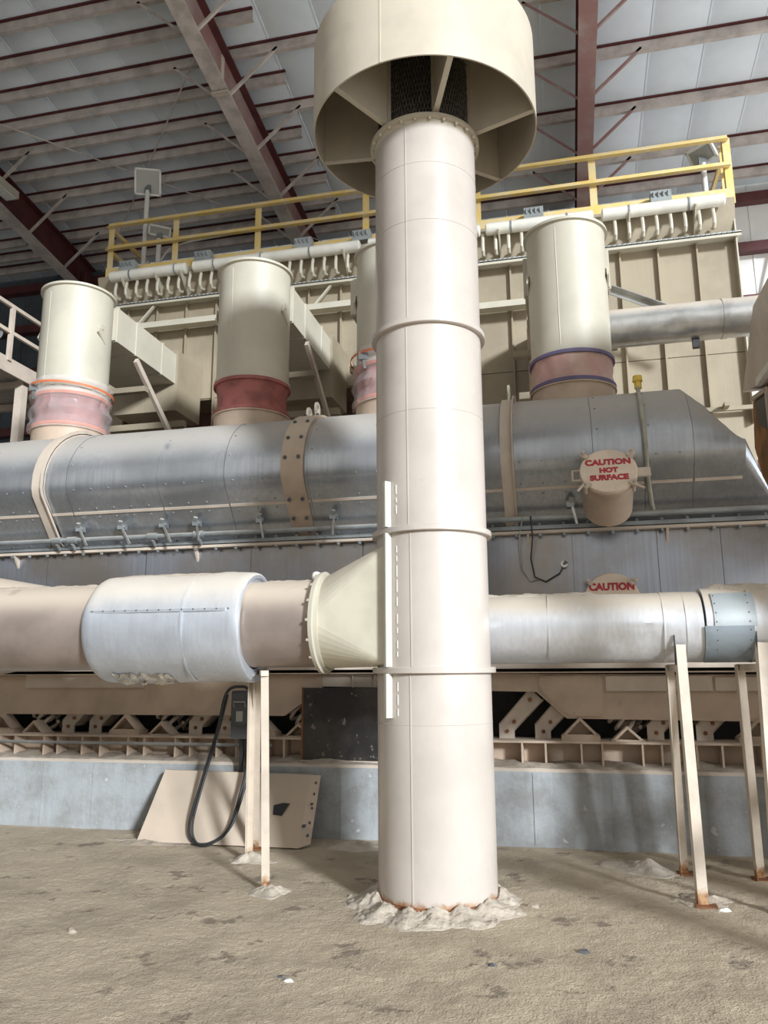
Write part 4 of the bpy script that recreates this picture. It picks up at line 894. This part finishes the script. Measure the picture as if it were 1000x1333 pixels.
mb = MB(); mb.box((2.52, 3.75, 1.05), (2.6, 6.2, 1.2)); mb.build('shade_brace', 'tan_leg', hp_)  # unseen bar added for a level shadow line on the plinth
for x, y in ((2.55, 3.75), (2.55, 5.2), (2.55, 6.2), (4.4, 3.75), (4.4, 6.1), (2.9, 8.35), (4.4, 8.35)):  # front legs out of view, placed so their shadows band the plinth
    z0 = 0 if y < 7.5 else .69
    mb = MB(); mb.box((x-.1, y-.1, z0), (x+.1, y+.1, 4.74)); mb.build('leg', 'tan_leg', hp_)

# ================================================================== LEFT CATWALK
cw = root('side_catwalk', (-9.3, 10.5, 6.4), 'pale steel catwalk with pipe rails at the far left', 'catwalk')
mb = MB(); mb.box((-10.2, 9.85, 6.50), (-8.62, 14, 6.56)); mb.build('deck', 'steel_dusty', cw)
mb = MB(); mb.box((-8.64, 9.85, 6.36), (-8.60, 14, 6.62)); mb.build('edge_channel', 'tan_pale', cw)
for z, nm in ((7.5, 'top_rail'), (7.05, 'mid_rail')): mb = MB(); mb.box((-8.63, 9.85, z-.03), (-8.58, 14, z+.03)); mb.build(nm, 'tan_pale', cw)
for y in (9.9, 10.35, 11.6, 12.8): mb = MB(); mb.box((-8.63, y-.035, 6.56), (-8.57, y+.035, 7.5)); mb.build('post', 'tan_pale', cw)
for y in (10.0, 11.0, 12.0, 13.0): mb = MB(); mb.bar((-8.7, y, 6.4), (-10.1, y, 6.4), .08, .12, (0, 1, 0)); mb.build('joist', 'tan_pale', cw)
for x, y in ((-10.0, 10.9), (-8.75, 10.9), (-8.75, 13.2), (-10.0, 13.2)): mb = MB(); mb.box((x-.07, y-.07, 0), (x+.07, y+.07, 6.42)); mb.build('leg', 'tan_pale', cw)
sl_ = root('round_floodlight', (-8.75, 10.1, 7.05), 'round grey work lamp clamped to the catwalk rail', 'lamp')
mb = MB(); mb.lathe([(0, .0001), (0, .16), (.06, .17), (.16, .10), (.2, .0001)], (-8.66, 10.05, 6.98), (-1, .2, .1), 20); mb.build('housing', 'steel_grey', sl_)
mb = MB(); mb.bar((-8.64, 10.05, 7.1), (-8.64, 10.05, 7.28), .05, .03); mb.build('clamp', 'steel_grey', sl_)
hl = root('strip_light', (-10.6, 12.2, 11.1), 'pale boxed lamp hanging on the leftmost rafter', 'lamp')
mb = MB(); mb.box((-10.74, 11.6, 11.08), (-10.46, 12.45, 11.24)); mb.build('housing', 'cream', hl); mb = MB(); mb.box((-10.72, 11.65, 11.06), (-10.48, 12.4, 11.08)); mb.build('diffuser', 'lamp_white', hl)
mb = MB(); mb.bar((-10.6, 12.0, 11.24), (-10.85, 12.0, 11.5), .03, .03, (0, 1, 0)); mb.build('hanger', 'steel_grey', hl)

# ================================================================== FLOOR DETAILS
def pile(name, x, y, rx, ry, h, label, matk='dust', seed=0, rot=0):
    vs_ = []; fs_ = []; na, nr = 72, 18
    for j in range(nr+1):
        for i in range(na):
            a = 2*PI*i/na; t = j/nr; w = 1+.6*noise.noise(Vector((math.cos(a)*1.5, math.sin(a)*1.5, seed)))
            px, py = rx*w*t*math.cos(a), ry*w*t*math.sin(a)
            q = x+px*math.cos(rot)-py*math.sin(rot); s_ = y+px*math.sin(rot)+py*math.cos(rot)
            hh = h*(1-t*t)**2.2*(1+.9*noise.noise(Vector((q*6, s_*6, seed))))+(.016*noise.noise(Vector((q*20, s_*20, seed)))+.010*noise.noise(Vector((q*48, s_*48, seed))))*(1-t)
            vs_.append((q, s_, fz(q, s_)+max(hh, 0)*1.0+(.004 if j < nr else -.012)))
    for j in range(nr):
        for i in range(na): fs_.append((j*na+i, j*na+(i+1) % na, (j+1)*na+(i+1) % na, (j+1)*na+i))
    o = MB().add(vs_, fs_).build(name, matk, org=(x, y, 0), sharp=70); o['label'] = label; o['category'] = 'dust pile'; o['group'] = 'dust heaps on the floor'; return o
pile('dust_pile', .55, 7.10, .36, .24, .05, 'pale dust heap on the floor left of the right stands', 'dust', 1, -.5)
pile('dust_pile', .85, 6.25, .20, .16, .04, 'low dust heap at the front foot of the right stand', 'dust_grey', 2)
pile('dust_pile', -2.22, 5.86, .17, .13, .045, 'small pale dust heap around the front leg foot of the left stand', 'dust', 3)
pile('dust_pile', -2.74, 6.72, .20, .13, .05, 'small pale dust heap around the rear leg foot of the left stand', 'dust', 4)
pile('dust_pile', -1.95, 7.42, .38, .20, .05, 'low pale dust heap against the plinth left of the stack', 'dust', 5)
pile('dust_pile', -3.9, 7.25, .5, .12, .03, 'thin dust drift along the foot of the leaning panel', 'dust_grey', 6)
def chip(x, y, s_, label, matk):
    mb = MB(); n = 7; c_ = []
    for k in range(n): a = 2*PI*k/n+random.uniform(-.2, .2); rr = s_*random.uniform(.6, 1); c_.append((x+rr*math.cos(a), y+rr*.6*math.sin(a)))
    z = fz(x, y); h = s_*.35
    mb.add([(q[0], q[1], z-.002) for q in c_]+[(x+(q[0]-x)*.6, y+(q[1]-y)*.6, z+h*random.uniform(.6, 1.2)) for q in c_], [list(range(n))[::-1], list(range(n, 2*n))]+[(i, (i+1) % n, n+(i+1) % n, n+i) for i in range(n)])
    o = mb.build('debris_chip', matk, org=(x, y, z), sharp=20); o['label'] = label; o['category'] = 'debris'; o['group'] = 'loose chips on the floor'
chip(-1.50, 4.28, .035, 'white chip lying on the floor in front of the stack, left', 'lamp_white')
chip(-1.56, 4.33, .028, 'dark crumb beside the white chip on the floor', 'dark_grey')
chip(-.30, 5.85, .06, 'dark lump on the floor just right of the stack foot', 'dust_grey')
chip(.02, 5.05, .05, 'dark lump on the floor at the lower right', 'dark_grey')
chip(-.48, 4.72, .04, 'dark crumb on the floor in front of the stack, right', 'dark_grey')
chip(-3.1, 4.75, .05, 'brown lump on the floor at the lower left', 'dust_grey')
chip(.95, 6.02, .05, 'small triangular scrap beside the right stand foot', 'lamp_white')
